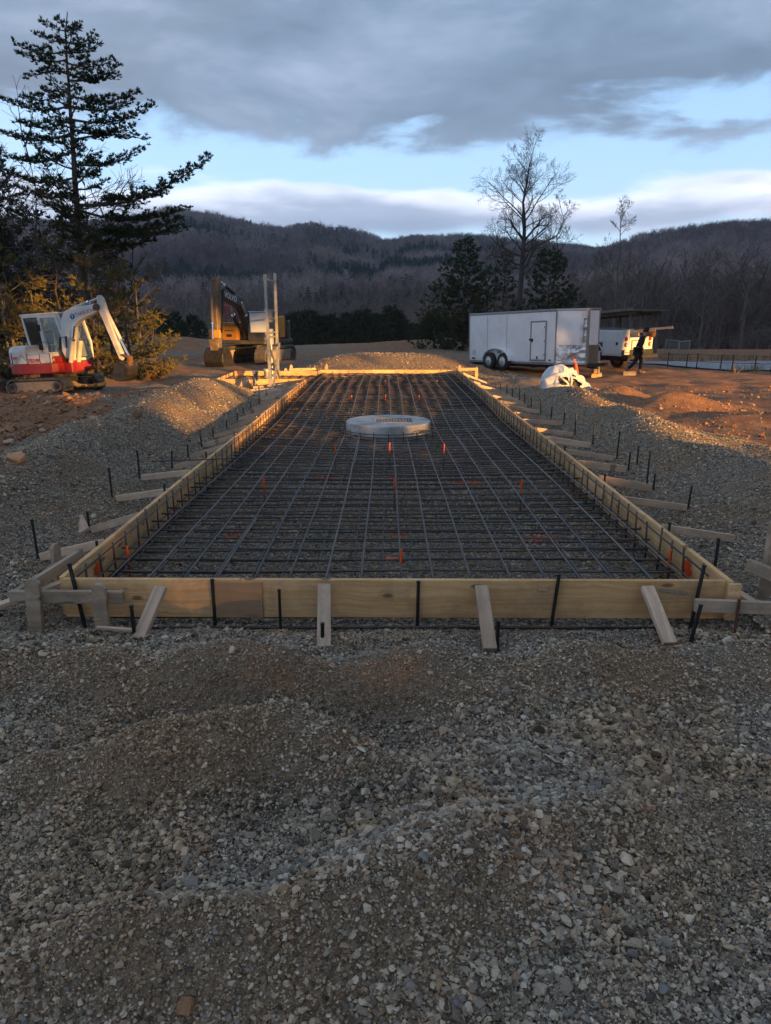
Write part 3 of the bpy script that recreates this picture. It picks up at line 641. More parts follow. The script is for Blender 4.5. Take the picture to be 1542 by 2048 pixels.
MLET_R = mat('red_lettering', (.45, .03, .03), rough=.5); MLET_W = mat('white_lettering', (.8, .8, .8), rough=.5); MLET_B = mat('blue_lettering', (.03, .06, .25), rough=.5)
MLET_D = mat('dark_lettering', (.03, .03, .035), rough=.5)
MRAIL = mat('red_rail', (.55, .06, .05), rough=.5)
def glass(name, tint, rough=.03):
    m = bpy.data.materials.new(name); m.use_nodes = True; b = m.node_tree.nodes['Principled BSDF']
    b.inputs['Base Color'].default_value = (*tint, 1); b.inputs['Transmission Weight'].default_value = .85; b.inputs['Roughness'].default_value = rough; b.inputs['IOR'].default_value = 1.08
    b.inputs['Coat Weight'].default_value = .6; b.inputs['Coat IOR'].default_value = 1.5; b.inputs['Coat Roughness'].default_value = .03
    return m
MGLASS = glass('cab_glass', (.75, .85, .85)); MGLASSD = glass('tinted_glass', (.10, .11, .11))
def stadium(L, H, teeth=0, td=.02):
    pts = []; R = H/2; n = 12; a = L/2-R
    for i in range(n+1): q = -pi/2+pi*i/n; pts.append((a+R*cos(q), R+R*sin(q)))
    for i in range(n+1): q = pi/2+pi*i/n; pts.append((-a+R*cos(q), R+R*sin(q)))
    if not teeth: return pts
    # resample and add lugs
    P_ = [Vector((p[0], p[1])) for p in pts]+[Vector(pts[0])]; ln = [0]
    for i in range(len(P_)-1): ln.append(ln[-1]+(P_[i+1]-P_[i]).length)
    out = []; tot = ln[-1]
    for k in range(teeth*4):
        s = tot*k/(teeth*4); i = max(j for j in range(len(ln)) if ln[j] <= s+1e-9); i = min(i, len(P_)-2)
        p = P_[i].lerp(P_[i+1], (s-ln[i])/max(ln[i+1]-ln[i], 1e-6)); d = (P_[i+1]-P_[i]).normalized(); nrm = Vector((d.y, -d.x))
        q = p+nrm*(td if k % 4 in (0, 1) else 0); out.append((q.x, q.y))
    return out
def undercarriage(root, L, H, wid, gauge, teeth, td, roller_n):
    for sy in (-1, 1):
        yc = sy*gauge/2
        mb = MB(); o_ = stadium(L, H, teeth, td); i_ = stadium(L-.12*H*2, H*.80); 
        y0, y1 = yc-wid/2, yc+wid/2; q_ = [(a, b+H*.11) for a, b in stadium(L-H*.22, H*.78, teeth, 0)]; n = len(o_)
        vs = [Vector((x, y, z)) for y in (y0, y1) for pl in (o_, q_) for x, z in pl]; fs = []
        for j in range(n):
            k = (j+1) % n; fs += [(j, k, k+n, j+n), (2*n+j, 3*n+j, 3*n+k, 2*n+k), (j, j+2*n, k+2*n, k), (j+n, k+n, k+3*n, j+3*n)]
        mb.add(vs, fs); tr = mb.build('track', MBELT, root)
        for sx in (-1, 1):
            mb = MB(); mb.lathe([(H*.30, -wid/2-.012), (H*.30, wid/2+.012)], (sx*(L/2-H/2), yc, H/2), 14, Matrix.Rotation(pi/2, 3, 'X')); mb.lathe([(H*.16, -wid/2-.03), (H*.16, wid/2+.03)], (sx*(L/2-H/2), yc, H/2), 10, Matrix.Rotation(pi/2, 3, 'X'), 1)
            mb.build('sprocket' if sx < 0 else 'idler', [MTRACK, MDARK], tr)
        mb = MB(); mb.box((0, yc, H*.5), (L-H*1.05, wid-.05, H*.66)); mb.build('track_frame', MTFRM, tr, bevel=.02)
        mb = MB()
        for k in range(roller_n): mb.lathe([(H*.15, -wid/2-.014), (H*.15, wid/2+.014)], ((k-(roller_n-1)/2)*(L-H)*.85/roller_n, yc, H*.19), 10, Matrix.Rotation(pi/2, 3, 'X'))
        mb.build('rollers', MTRACK, tr)
def arm_piece(root, name, outline, w, m, bevel=.015, yc=0):
    mb = MB(); mb.prism(outline, yc-w/2, yc+w/2); return mb.build(name, m, root, bevel=bevel)
def cylinder(root, p0, p1, r, split=.6, m=None, yc=0, name='hydraulic_cylinder'):
    p0 = Vector((p0[0], yc, p0[1])); p1 = Vector((p1[0], yc, p1[1])); q = p0.lerp(p1, split)
    mb = MB(); mb.tube([p0, q], r, 10); c = mb.build(name, m or MARMW, root)
    mb = MB(); mb.tube([q-(p1-p0)*.02, p1], r*.55, 8); mb.tube([q-(p1-p0).normalized()*.03, q+(p1-p0).normalized()*.03], r*1.12, 10); mb.build('rod', MCHROME, c)
    return c
def hose(root, pts, r): 
    mb = MB(); mb.tube(pts, r, 6); mb.build('hose', MHOSE, root, smooth=True)
def side_mat(x, y, z, sgn, tilt=0):
    """text standing on a flank: sgn -1 = flank at -y (right), +1 = flank at +y"""
    R = Matrix.Rotation(pi/2, 4, 'X') if sgn < 0 else Matrix.Rotation(pi, 4, 'Z') @ Matrix.Rotation(pi/2, 4, 'X')
    return Matrix.Translation((x, y, z)) @ R @ Matrix.Rotation(tilt, 4, 'Z')
def window_frame(root, poly_out, poly_in, y, t, m, mg, name='window'):
    """flat framed pane in the x-z plane at y"""
    n = len(poly_out); mb = MB()
    vs = [Vector((x, y-t/2, z)) for x, z in poly_out]+[Vector((x, y-t/2, z)) for x, z in poly_in]+[Vector((x, y+t/2, z)) for x, z in poly_out]+[Vector((x, y+t/2, z)) for x, z in poly_in]
    fs = []
    for j in range(n):
        k = (j+1) % n
        fs += [(j, k, n+k, n+j), (2*n+j, 3*n+j, 3*n+k, 2*n+k), (j, 2*n+j, 2*n+k, k), (n+j, n+k, 3*n+k, 3*n+j)]
    mb.add(vs, fs); fr_ = mb.build(name, m, root)
    mb = MB(); mb.prism(poly_in, y-.004, y+.004); mb.build('pane', mg, fr_)
# ------------------------------------------------------------------ mini excavator
ex, ey = -9.55, 20.9
me_ = thing('mini_excavator', 'small white and red tracked excavator on the clay at left', 'excavator', (ex, ey, gz(ex, ey)-.04), (0, radians(-3.5), radians(-19))); me_.scale = (.98, .95, .88)
undercarriage(me_, 2.15, .50, .35, 1.40, 26, .022, 4)
mb = MB(); mb.lathe([(.42, .50), (.42, .64)], n=20); mb.box((0, 0, .40), (.9, .9, .16)); mb.build('turntable', MDARK, me_)
mb = MB(); mb.box((-1.42, 0, .30), (.08, 1.7, .34)); 
for s in (-1, 1): mb.bar((-.2, s*.35, .34), (-1.40, s*.35, .28), .12, .12)
mb.build('dozer_blade', MTRACK, me_, bevel=.01)
# house: counterweight and engine cover
def hull(prof_xy, levels, m, name, root, bevel=.02, smooth=False):
    mb = MB(); n = len(prof_xy); vs = []
    for z, k, dx in levels: vs += [Vector((x*k+dx, y*k, z)) for x, y in prof_xy]
    fs = [(i*n+j, i*n+(j+1) % n, (i+1)*n+(j+1) % n, (i+1)*n+j) for i in range(len(levels)-1) for j in range(n)]
    fs += [tuple(range(n-1, -1, -1)), tuple((len(levels)-1)*n+j for j in range(n))]
    mb.add(vs, fs); return mb.build(name, m, root, bevel=bevel, seg=2)
plan = [(.72, -.86), (.80, -.70), (.80, .80), (-.1, .86)]+[(-.45+.80*cos(a), .86*sin(a)) for a in np.linspace(pi/2, 3*pi/2, 11)]
hull(plan, [(.64, .97, 0), (.68, 1, 0), (.96, 1, 0)], MRED, 'lower_body', me_)
rear = [(-.15, -.86), (-.15, .86)]+[(-.42+.83*cos(a), .86*sin(a)) for a in np.linspace(pi/2, 3*pi/2, 11)]
hull(rear, [(.97, 1, 0), (1.36, 1, 0), (1.50, .96, 0), (1.55, .86, -.02)], MWHITE, 'engine_cover', me_, .03)
mb = MB(); mb.box((.30, -.66, 1.13), (.86, .38, .34)); mb.build('side_cover', MWHITE, me_, bevel=.04, seg=2)
mb = MB(); mb.box((-1.10, -.42, 1.22), (.12, .16, .22)); mb.build('vent', MBLACK, me_)
mb = MB(); mb.box((.62, -.55, 1.06), (.36, .5, .22)); mb.build('front_cover', MRED, me_, bevel=.03)
# cab
cy0, cy1 = -.30, .74
so = [(-.42, 1.28), (.80, 1.0), (.86, 1.55), (.66, 2.46), (-.56, 2.46)]
def shrink(p, k): 
    cx = sum(a for a, b in p)/len(p); cz = sum(b for a, b in p)/len(p); return [(cx+(a-cx)*k, cz+(b-cz)*k) for a, b in p]
cab = MB(); cab.box((.05, (cy0+cy1)/2, 2.48), (1.38, cy1-cy0+.10, .07)); cab.box((.1, (cy0+cy1)/2, 1.02), (1.3, cy1-cy0, .10))
cab_o = cab.build('cab', MWHITE, me_, bevel=.03, seg=2)
rearw = [(-.44, 1.32), (.10, 1.32), (.02, 2.45), (-.58, 2.45)]; frontw = [(.10, 1.10), (.84, 1.06), (.86, 1.55), (.66, 2.45), (.02, 2.45)]
MRUBF = mat('window_seal', (.03, .03, .032), rough=.6)
for y in (cy0, cy1):
    window_frame(me_, rearw, [(-.39, 1.38), (.05, 1.37), (-.02, 2.40), (-.53, 2.40)], y, .07, MWHITE, MGLASSD)
    window_frame(me_, frontw, [(.17, 1.18), (.77, 1.15), (.79, 1.55), (.60, 2.36), (.09, 2.36)], y, .07, MWHITE, MGLASS)
mb = MB()
for y in (cy0+.04, cy1-.04):
    mb.bar((.86, y, 1.05), (.88, y, 1.55), .06, .06); mb.bar((.88, y, 1.53), (.68, y, 2.46), .06, .06); mb.bar((-.46, y, 1.3), (-.6, y, 2.46), .07, .07)
mb.build('pillar', MWHITE, cab_o)
mb = MB(); mb.add([(.87, cy0+.07, 1.1), (.87, cy1-.07, 1.1), (.88, cy1-.07, 1.55), (.88, cy0+.07, 1.55), (.68, cy1-.07, 2.42), (.68, cy0+.07, 2.42)], [(0, 1, 2, 3), (3, 2, 4, 5)]); mb.build('windscreen', MGLASS, cab_o)
mb = MB(); mb.add([(-.5, cy0+.07, 1.4), (-.5, cy1-.07, 1.4), (-.58, cy1-.07, 2.4), (-.58, cy0+.07, 2.4)], [(0, 1, 2, 3)]); mb.build('rear_pane', MGLASS, cab_o)
mb = MB(); mb.box((-.05, .22, 1.35), (.5, .5, .14)); mb.box((-.28, .22, 1.68), (.12, .48, .62)); mb.box((.05, -.08, 1.4), (.4, .1, .2)); mb.box((.05, .52, 1.4), (.4, .1, .2)); mb.build('seat', MBLACK, me_, bevel=.04)
mb = MB(); mb.tube([(.0, cy0-.04, 2.28), (.12, cy0-.2, 2.26), (.14, cy0-.22, 2.14)], .012, 6); mb.box((.14, cy0-.22, 2.06), (.05, .14, .2)); mb.build('mirror', MBLACK, me_)
# small fittings that break up the panels
mb = MB()
for a in np.linspace(.62*pi, 1.38*pi, 5): mb.box((-.42+.835*cos(a), .865*sin(a), 1.16), (.012, .012, .36))
for x in (-.14, .34, .71): mb.box((x, -.855, 1.12), (.008, .012, .30))
mb.box((.28, -.858, 1.27), (.82, .008, .008)); mb.build('panel_seam', MBLACK, me_)
mb = MB(); mb.tube([(-.62, -.35, 1.5), (-.62, -.35, 1.74), (-.70, -.35, 1.80)], .035, 10); mb.build('exhaust', MBLACK, me_)
mb = MB(); mb.tube([(.70, -.80, 1.22), (.70, -.80, 1.60), (.42, -.80, 1.60), (.42, -.80, 1.30)], .014, 6); mb.build('grab_rail', MBLACK, me_)
mb = MB(); mb.box((.70, .2, 2.56), (.08, .14, .08)); mb.box((.70, -.2, 2.56), (.08, .14, .08)); mb.build('work_light', MBLACK, me_)
mb = MB(); mb.add([(-.60, -.872, 1.02), (-.30, -.872, 1.30), (-.05, -.872, 1.02), (-.12, -.872, 1.02), (-.30, -.872, 1.22), (-.52, -.872, 1.02)], [(0, 1, 4, 5), (1, 2, 3, 4)]); mb.build('decal', mat('grey_decal', (.34, .33, .31), rough=.5), me_)
# boom set
bx = -.35     # boom line
mb = MB(); mb.box((.92, bx, .86), (.34, .24, .48)); mb.build('swing_post', MRED, me_, bevel=.03)
boom = [(.86, .78), (.76, 1.0), (.84, 1.8), (.94, 2.30), (1.08, 2.50), (1.34, 2.58), (2.22, 2.66), (2.28, 2.54), (2.22, 2.42), (1.60, 2.20), (1.36, 2.02), (1.20, 1.55), (1.06, .86)]
bo = arm_piece(me_, 'boom', boom, .19, MWHITE, .02, bx)
mb = MB(); mb.lathe([(.10, -.13), (.10, .13)], (2.22, bx, 2.55), 12, Matrix.Rotation(pi/2, 3, 'X')); mb.build('pivot_pin', MRUST, bo)
text('lettering', 'TAKEUCHI', .15, MLET_R, bo, side_mat(1.80, bx-.097, 2.425, -1, .16))
mb = MB(); mb.lathe([(.085, -.002), (.085, .002)], (1.36, bx-.098, 2.33), 16, Matrix.Rotation(pi/2, 3, 'X')); mb.build('round_badge', MLET_B, bo)
text('lettering', 'T', .13, MLET_W, bo, side_mat(1.36, bx-.102, 2.33, -1))
arm = [(2.24, 2.86), (2.33, 2.90), (2.42, 2.78), (2.53, 2.26), (2.85, .98), (2.78, .92), (2.70, .98), (2.36, 2.10), (2.24, 2.46)]
arm_piece(me_, 'arm', arm, .15, MARMW, .015, bx)
cylinder(me_, (1.30, 2.56), (2.28, 2.82), .055, .62, MARMW, bx)                      # arm cylinder
cylinder(me_, (1.10, .95), (1.42, 2.05), .062, .62, MARMW, bx-.16); cylinder(me_, (1.10, .95), (1.42, 2.05), .062, .62, MARMW, bx+.16)
cylinder(me_, (2.50, 2.32), (2.98, 1.06), .048, .62, MARMW, bx)                      # bucket cylinder
mb = MB(); mb.bar((2.80, bx, 1.10), (3.02, bx, 1.02), .2, .05); mb.bar((3.02, bx, 1.04), (2.98, bx, .72), .18, .05); mb.build('bucket_link', MRUST, me_)
bk = [(2.85+(a-2.85)*.74, .84+(b-.84)*.80) for a, b in [(2.68, .86), (3.02, .80), (3.10, .62), (3.06, .40), (2.92, .24), (2.70, .17), (2.50, .22), (2.34, .36), (2.30, .40), (2.50, .60)]]
mb = MB(); n = len(bk)
mb.prism(bk, bx-.25, bx-.23); mb.prism(bk, bx+.23, bx+.25)
for a, b in zip(bk[:-2], bk[1:-1]): mb.bar((a[0], bx, a[1]), (b[0], bx, b[1]), .46, .022, up=(0, 0, 1) if abs(b[0]-a[0]) > .05 else (1, 0, 0))
bu = mb.build('bucket', MDARK, me_)
mb = MB()
for k in range(4): mb.box((2.44, bx-.2+.133*k, .48), (.12, .05, .04), Matrix.Rotation(.4, 3, 'Y'))
mb.build('teeth', MTRACK, bu)
for k, o in enumerate((.0, .05)): hose(me_, [Vector(p) for p in ((.95, bx-.13-o, .98), (.86, bx-.20-o, 1.35), (.93, bx-.2-o, 1.72), (1.08, bx-.14-o, 1.75), (1.0, bx-.12, 1.4))], .016)
hose(me_, [Vector(p) for p in ((1.5, bx+.02, 2.56), (2.0, bx+.05, 2.82), (2.3, bx+.05, 2.86), (2.48, bx+.06, 2.5), (2.58, bx+.06, 1.9), (2.7, bx+.06, 1.2))], .016)
text('lettering', 'TB240', .17, MLET_R, me_, side_mat(.12, -.872, 1.06, -1)); text('lettering', 'TB240', .12, MLET_R, me_, side_mat(-.62, -.868, 1.17, -1, 0))
text('lettering', 'TAKEUCHI', .09, MLET_W, me_, side_mat(.60, -.825, 1.06, -1))
# ------------------------------------------------------------------ large excavator
vx, vy = -6.12, 34.6
ve = thing('large_excavator', 'big tracked excavator with dark boom and yellow house behind the slab', 'excavator', (vx, vy, -.30), (0, 0, radians(-106))); ve.scale = (.95, .85, 1)
undercarriage(ve, 3.8, .92, .60, 2.35, 40, .03, 7)
mb = MB(); mb.lathe([(.65, .85), (.65, 1.10)], n=24); mb.box((0, 0, .72), (1.6, 1.7, .34)); mb.build('turntable', MDARK, ve)
mb = MB(); mb.box((-.2, 0, 1.13), (3.3, 2.6, .18)); mb.build('deck', MGREY, ve, bevel=.03)
cwp = [(-1.35, -1.32), (-1.35, 1.32)]+[(-1.45+.75*cos(a), 1.32*sin(a)) for a in np.linspace(pi/2, 3*pi/2, 9)]
hull(cwp, [(1.16, .98, 0), (1.22, 1, 0), (2.02, 1, 0), (2.08, .97, 0)], MGREY, 'counterweight', ve, .03)
mb = MB(); mb.box((-.35, -.78, 1.62), (2.1, 1.04, .78)); mb.build('engine_cover', MYEL, ve, bevel=.05, seg=2)
mb = MB(); mb.box((1.05, -.82, 1.52), (.72, .92, .62)); tb = mb.build('tool_box', MYEL, ve, bevel=.04, seg=2)
mb = MB(); mb.box((1.415, -.82, 1.42), (.02, .30, .12)); mb.box((1.415, -.82, 1.64), (.02, .5, .03)); mb.build('vent', MBLACK, tb)
mb = MB(); mb.box((-.30, .1, 1.62), (2.0, .7, .8)); mb.build('pump_cover', MGREY, ve, bevel=.04)
mb = MB(); mb.box((1.1, -.80, 1.92), (.5, .8, .16)); mb.build('step_box', MYEL, ve, bevel=.03)
mb = MB()
for y in (-1.22, -.55):
    mb.tube([(1.3, y, 1.9), (1.35, y, 2.75), (.9, y, 2.78), (.85, y, 1.95)], .03, 6)
mb.tube([(1.34, -1.22, 2.72), (1.34, -.55, 2.72)], .03, 6); mb.tube([(1.33, -1.22, 2.35), (1.33, -.55, 2.35)], .03, 6); mb.tube([(.9, -.6, 2.75), (.8, -.55, 3.1), (.86, -.4, 3.2)], .022, 6); mb.build('guard_rail', MRAIL, ve)
# cab on its left
mb = MB(); mb.box((.62, .82, 2.42), (1.75, 1.02, .10)); mb.box((.62, .82, 1.40), (1.7, 1.0, .42))
for x, y in ((-.2, .34), (-.2, 1.3), (1.42, .34), (1.42, 1.3), (.55, 1.3)): mb.bar((x, y, 1.6), (x-(.15 if x > 1 else 0), y, 2.40), .08, .08)
cb = mb.build('cab', MGREY, ve, bevel=.03)
mb = MB(); mb.box((-.55, .82, 1.78), (.7, 1.02, 1.0)); mb.build('cab_rear', MYEL, ve, bevel=.05)
for nm, vs in (('windscreen', [(1.44, .4, 1.62), (1.44, 1.25, 1.62), (1.33, 1.25, 2.37), (1.33, .4, 2.37)]), ('side_pane', [(-.15, 1.31, 1.62), (1.4, 1.31, 1.62), (1.29, 1.31, 2.37), (-.15, 1.31, 2.37)])):
    mb = MB(); mb.add(vs, [(0, 1, 2, 3)]); mb.build(nm, MGLASS, cb)
# boom
bm_out = [(.35, 1.35), (.28, 1.72), (.72, 2.35), (1.05, 2.84), (1.40, 3.06), (2.1, 3.18), (3.35, 3.42), (3.50, 3.28), (3.42, 3.10), (2.3, 2.80), (1.74, 2.68), (1.42, 2.44), (1.02, 1.80), (.66, 1.34)]
bo = arm_piece(ve, 'boom', bm_out, .42, MGREY, .03, -.05)
text('lettering', 'VOLVO', .34, MLET_W, bo, side_mat(2.72, .172, 3.07, 1, -.18))
arm = [(3.42, 3.72), (3.58, 3.86), (3.78, 3.78), (3.92, 3.2), (4.0, 2.4), (4.0, 1.0), (3.86, .86), (3.70, .96), (3.52, 2.3), (3.36, 3.05)]
ar = arm_piece(ve, 'arm', arm, .32, MARM, .03, -.05)
mb = MB(); mb.box((3.74, -.05, 3.92), (.10, .12, .18)); mb.build('arm_lug', MGREY, ar)
cylinder(ve, (1.95, 3.26), (3.58, 3.78), .085, .60, MGREY, -.05)
cylinder(ve, (.95, 1.5), (1.95, 2.86), .10, .6, MGREY, -.42); cylinder(ve, (.95, 1.5), (1.95, 2.86), .10, .6, MGREY, .32)
cylinder(ve, (4.12, 3.05), (4.20, 1.35), .075, .62, MGREY, -.05)
mb = MB(); mb.bar((3.95, -.05, 1.25), (4.25, -.05, 1.30), .46, .08); mb.bar((4.22, -.05, 1.32), (4.12, -.05, .85), .40, .09); mb.build('bucket_link', MARM, ve)
mb = MB(); mb.box((4.02, -.05, 1.55), (.12, .60, .34)); mb.build('arm_guard', MYEL, ve, bevel=.02)
bk = [(3.62, .98), (4.12, .96), (4.36, .70), (4.38, .38), (4.18, .10), (3.82, .0), (3.40, .06), (3.15, .20), (3.12, .26), (3.30, .52)]
bk = [(3.9+(a-3.9)*.86, .96+(b-.96)*.96) for a, b in bk]
mb = MB(); mb.prism(bk, -.58, -.55); mb.prism(bk, .45, .48)
for a, b in zip(bk[:-2], bk[1:-1]): mb.bar((a[0], -.05, a[1]), (b[0], -.05, b[1]), 1.04, .035, up=(0, 0, 1) if abs(b[0]-a[0]) > .08 else (1, 0, 0))
bu = mb.build('bucket', MDARK, ve, bevel=.008)
mb = MB()
for k in range(5): mb.box((3.22, -.46+.205*k, .27), (.2, .09, .06), Matrix.Rotation(.35, 3, 'Y'))
mb.build('teeth', MTRACK, bu)
for y in (-.30, .16, .2): hose(ve, [Vector(p) for p in ((2.4, y, 3.2), (3.1, y, 3.5), (3.45, y*1.2, 3.35), (3.62, y*1.3, 2.9), (3.66, y*1.2, 2.2), (3.8, y, 1.6))], .024)
# ------------------------------------------------------------------ enclosed trailer
MTRW = mat('trailer_white', (.78, .79, .80), (.73, .74, .76), 1.5, rough=.28, spec=.5, bump=.04, bscale=3, dirt=(.42, .40, .37), dirt_amt=.25)
MTRIM = mat('trailer_trim', (.30, .31, .32), rough=.35, metal=.6)
MALU = mat('dented_aluminium', (.75, .75, .74), rough=.16, metal=1, bump=.9, bscale=5, bdist=.12)
MALU2 = mat('tread_plate', (.48, .48, .48), (.32, .32, .32), 30, rough=.35, metal=.9, bump=.3, bscale=70)
fx, fy = .4924, -.8704
rear_c = Vector((3.5, 30.3)); L0 = 5.17; Fv = Vector((fx, fy)); Lv = Vector((-fy, fx))
tz = -.14
tr = thing('cargo_trailer', 'white enclosed cargo trailer with dented silver V nose', 'trailer', (rear_c.x+Lv.x*1.05, rear_c.y+Lv.y*1.05, tz+.05), (0, radians(-1.9), math.atan2(fy, fx)))
y0, y1 = -1.05, 1.05; zb, zt = .26, 2.14; nose = [(L0, y0), (L0+.74, -.32), (L0+.78, -.22), (L0+.78, .20), (L0+.74, .30), (L0, y1)]
mb = MB(); mb.box((L0/2, y0+.012, (zb+zt)/2), (L0, .024, zt-zb-.12)); mb.build('side_wall', MTRW, tr)
mb = MB(); mb.box((L0/2, y1-.012, (zb+zt)/2), (L0, .024, zt-zb-.12)); mb.build('side_wall', MTRW, tr)
mb = MB(); mb.box((.012, 0, (zb+zt)/2), (.02, 2.04, zt-zb-.1)); mb.build('rear_door', MTRW, tr)
outl = [(0, y0), (L0, y0), *nose[1:-1], (L0, y1), (0, y1)]
def slab(outline, z0, z1, grow, m, name, parent):
    mb = MB(); n = len(outline); cx = L0/2
    o2 = [(x+(grow if x > cx else -grow)*.5, y+(grow if y > 0 else -grow)*.5) for x, y in outline]
    mb.add([Vector((x, y, z0)) for x, y in o2]+[Vector((x, y, z1)) for x, y in o2], [tuple(range(n-1, -1, -1)), tuple(range(n, 2*n))]+[(j, (j+1) % n, (j+1) % n+n, j+n) for j in range(n)])
    return mb.build(name, m, parent, bevel=.012)
slab(outl, zt-.05, zt+.03, .03, MTRIM, 'roof', tr); slab(outl, zb-.03, zb+.05, .02, MTRIM, 'floor_frame', tr)
def panel(p, q, z0, z1, m, name, dent=None, off=.0, seed=0):
    """wall panel from p to q on plan, gridded so it can be dented"""
    nu, nv = 14, 16; p = Vector(p); q = Vector(q); d = (q-p); nrm = Vector((d.y, -d.x)).normalized(); vs = []; r = np.random.default_rng(seed)
    for j in range(nv+1):
        for i in range(nu+1):
            u, v_ = i/nu, j/nv; k = off+(dent(u, v_) if dent else 0); a = p+d*u+nrm*k; vs.append((a.x, a.y, z0+(z1-z0)*v_))
    mb = MB(); mb.add(vs, [(j*(nu+1)+i, j*(nu+1)+i+1, (j+1)*(nu+1)+i+1, (j+1)*(nu+1)+i) for j in range(nv) for i in range(nu)])
    return mb.build(name, m, tr, smooth=True)
def dent_hi(u, v): return -.10*max(0, 1-abs(u-.93)/.16)*max(0, 1-v*.75)*(1+.6*sin(v*17)) + .012*sin(u*9+v*5)
def dent_lo(u, v): return -.13*math.exp(-((u-.62)/.2)**2)*(.6+.4*sin(v*8)) - .05*math.exp(-((u-.9)/.1)**2)*(1+sin(v*14)) + .012*sin(u*21+v*9)
zs = zb+.66
panel(nose[0], nose[1], zs, zt-.05, MTRW, 'nose_panel', dent_hi); panel(nose[0], nose[1], zb+.02, zs-.004, MALU, 'stone_guard', dent_lo, .004)
panel((L0+.66, -.40), nose[1], zs+.1, zt-.3, MALU, 'corner_trim', lambda u, v: .012-.10*max(0, 1-v*.75)*(1+.6*sin(v*17))*min(1, u*2), .004)
panel(nose[2], nose[3], zs, zt-.05, MTRW, 'nose_front'); panel(nose[2], nose[3], zb+.02, zs-.004, MALU2, 'tread_guard', None, .004)
panel(nose[1], nose[2], zb+.02, zt-.05, MTRIM, 'nose_corner'); panel(nose[3], nose[4], zb+.02, zt-.05, MTRIM, 'nose_corner'); panel(nose[4], nose[5], zb+.02, zt-.05, MTRW, 'nose_panel')
mb = MB(); mb.box((L0+.0, y0-.004, (zb+zt)/2), (.05, .03, zt-zb-.12)); mb.box((.02, y0-.004, (zb+zt)/2), (.05, .03, zt-zb-.12)); mb.build('corner_post', MTRIM, tr)
for x in (1.22, 2.44): mb = MB(); mb.box((x, y0-.003, (zb+zt)/2), (.012, .008, zt-zb-.14)); mb.build('seam', MTRIM, tr)
mb = MB()
for x in np.arange(.1, L0, .205):
    for z in (zb+.1, zt-.1): mb.box((x, y0-.004, z), (.016, .01, .016))
for x in (1.22, 2.44, 3.66):
    for z in np.arange(zb+.2, zt-.2, .1): mb.box((x+.03, y0-.004, z), (.013, .01, .013))
mb.build('rivets', MTRIM, tr)['kind'] = 'stuff'
# door
mb = MB(); xa, xb, za, zc2 = 3.86, 4.66, zb+.12, zt-.38
mb.box(((xa+xb)/2, y0-.012, (za+zc2)/2), (xb-xa-.06, .03, zc2-za-.06)); dr = mb.build('door', MTRW, tr, bevel=.01)
mb = MB()
for x in (xa, xb): mb.box((x, y0-.016, (za+zc2)/2), (.045, .035, zc2-za+.045))
for z in (za, zc2): mb.box(((xa+xb)/2, y0-.016, z), (xb-xa-.047, .035, .045))
mb.build('door_frame', MTRIM, dr)
mb = MB(); mb.box((xa+.10, y0-.04, za+.72), (.07, .03, .12)); mb.box((xa+.10, y0-.06, za+.72), (.13, .02, .03)); mb.box((xa-.02, y0-.04, za+.74), (.1, .03, .06)); mb.build('latch', MDARK, dr)
mb = MB(); mb.box((4.9, y0-.01, zb+.14), (.1, .02, .05)); mb.box((4.25, y0-.04, za+.1), (.05, .03, .1)); mb.build('marker_light', MDARK, tr)
mb = MB()
for z in (za+.2, (za+zc2)/2, zc2-.2): mb.box((xb-.01, y0-.04, z), (.10, .02, .06))
mb.build('hinge', MTRIM, dr)
mb = MB()
for x in (.1, 2.6, L0-.1): mb.box((x, y0-.02, zt-.02), (.09, .03, .035))
mb.build('clearance_light', mat('amber_lens', (.5, .18, .02), rough=.3), tr)
mb = MB(); mb.box((2.0, y0-.006, zb+.40), (.24, .012, .10)); mb.box((4.86, -.78, zt-.25), (.02, .02, .02)); mb.build('side_vent', MTRIM, tr)
mb = MB(); mb.box((.32, y0-.006, zb+.13), (.2, .006, .07)); mb.build('decal', MLET_D, tr)
mb = MB(); mb.lathe([(.01, 0), (.13, 0), (.13, .004)], (.36, y0-.004, zb+.36), 8, Matrix.Rotation(pi/2, 3, 'X')); mb.build('worn_decal', mat('faded_decal', (.45, .42, .33), (.6, .6, .6), 14), tr)
# wheels
MRIM = mat('white_wheel', (.62, .62, .62), rough=.4)
for sy in (-1, 1):
    for x in (1.55, 2.42):
        yc = sy*(1.05+.10)*1.0; R_ = Matrix.Rotation(pi/2, 3, 'X')
        mb = MB(); mb.lathe([(.20, -.10), (.30, -.105), (.335, -.07), (.335, .07), (.30, .105), (.20, .10)], (x, yc, .30), 26, R_, cap=False); w_ = mb.build('wheel', MBLACK, tr, smooth=True)
        mb = MB(); mb.lathe([(.205, -.09), (.19, -.06), (.12, -.035), (.07, -.05), (.07, .05), (.12, .035), (.19, .06), (.205, .09)], (x, yc, .30), 20, R_); rm = mb.build('rim', MRIM, w_, smooth=True)
        mb = MB()
        for k in range(8): a = 2*pi*k/8; mb.box((x+.145*cos(a), yc+sy*.062, .30+.145*sin(a)), (.035, .02, .035))
        mb.lathe([(.045, -.09), (.045, .09)], (x, yc, .30), 10, R_); mb.build('wheel_slots', MDARK, rm)
for sy in (-1, 1):
    mb = MB(); yv = sy*1.15
    prof_ = [(1.55+2*0-.46+0, .30)]+[(1.985+.83*cos(a), .34+.46*sin(a)) for a in np.linspace(pi-.0, 0, 14)]
    for a, b in zip(prof_[1:-1], prof_[2:]): mb.bar((a[0], yv, a[1]), (b[0], yv, b[1]), .22, .02, up=(0, 1, 0) if False else (0, 0, 1) if abs(a[0]-b[0]) > .02 else (1, 0, 0))
    mb.build('fender', MTRW, tr)
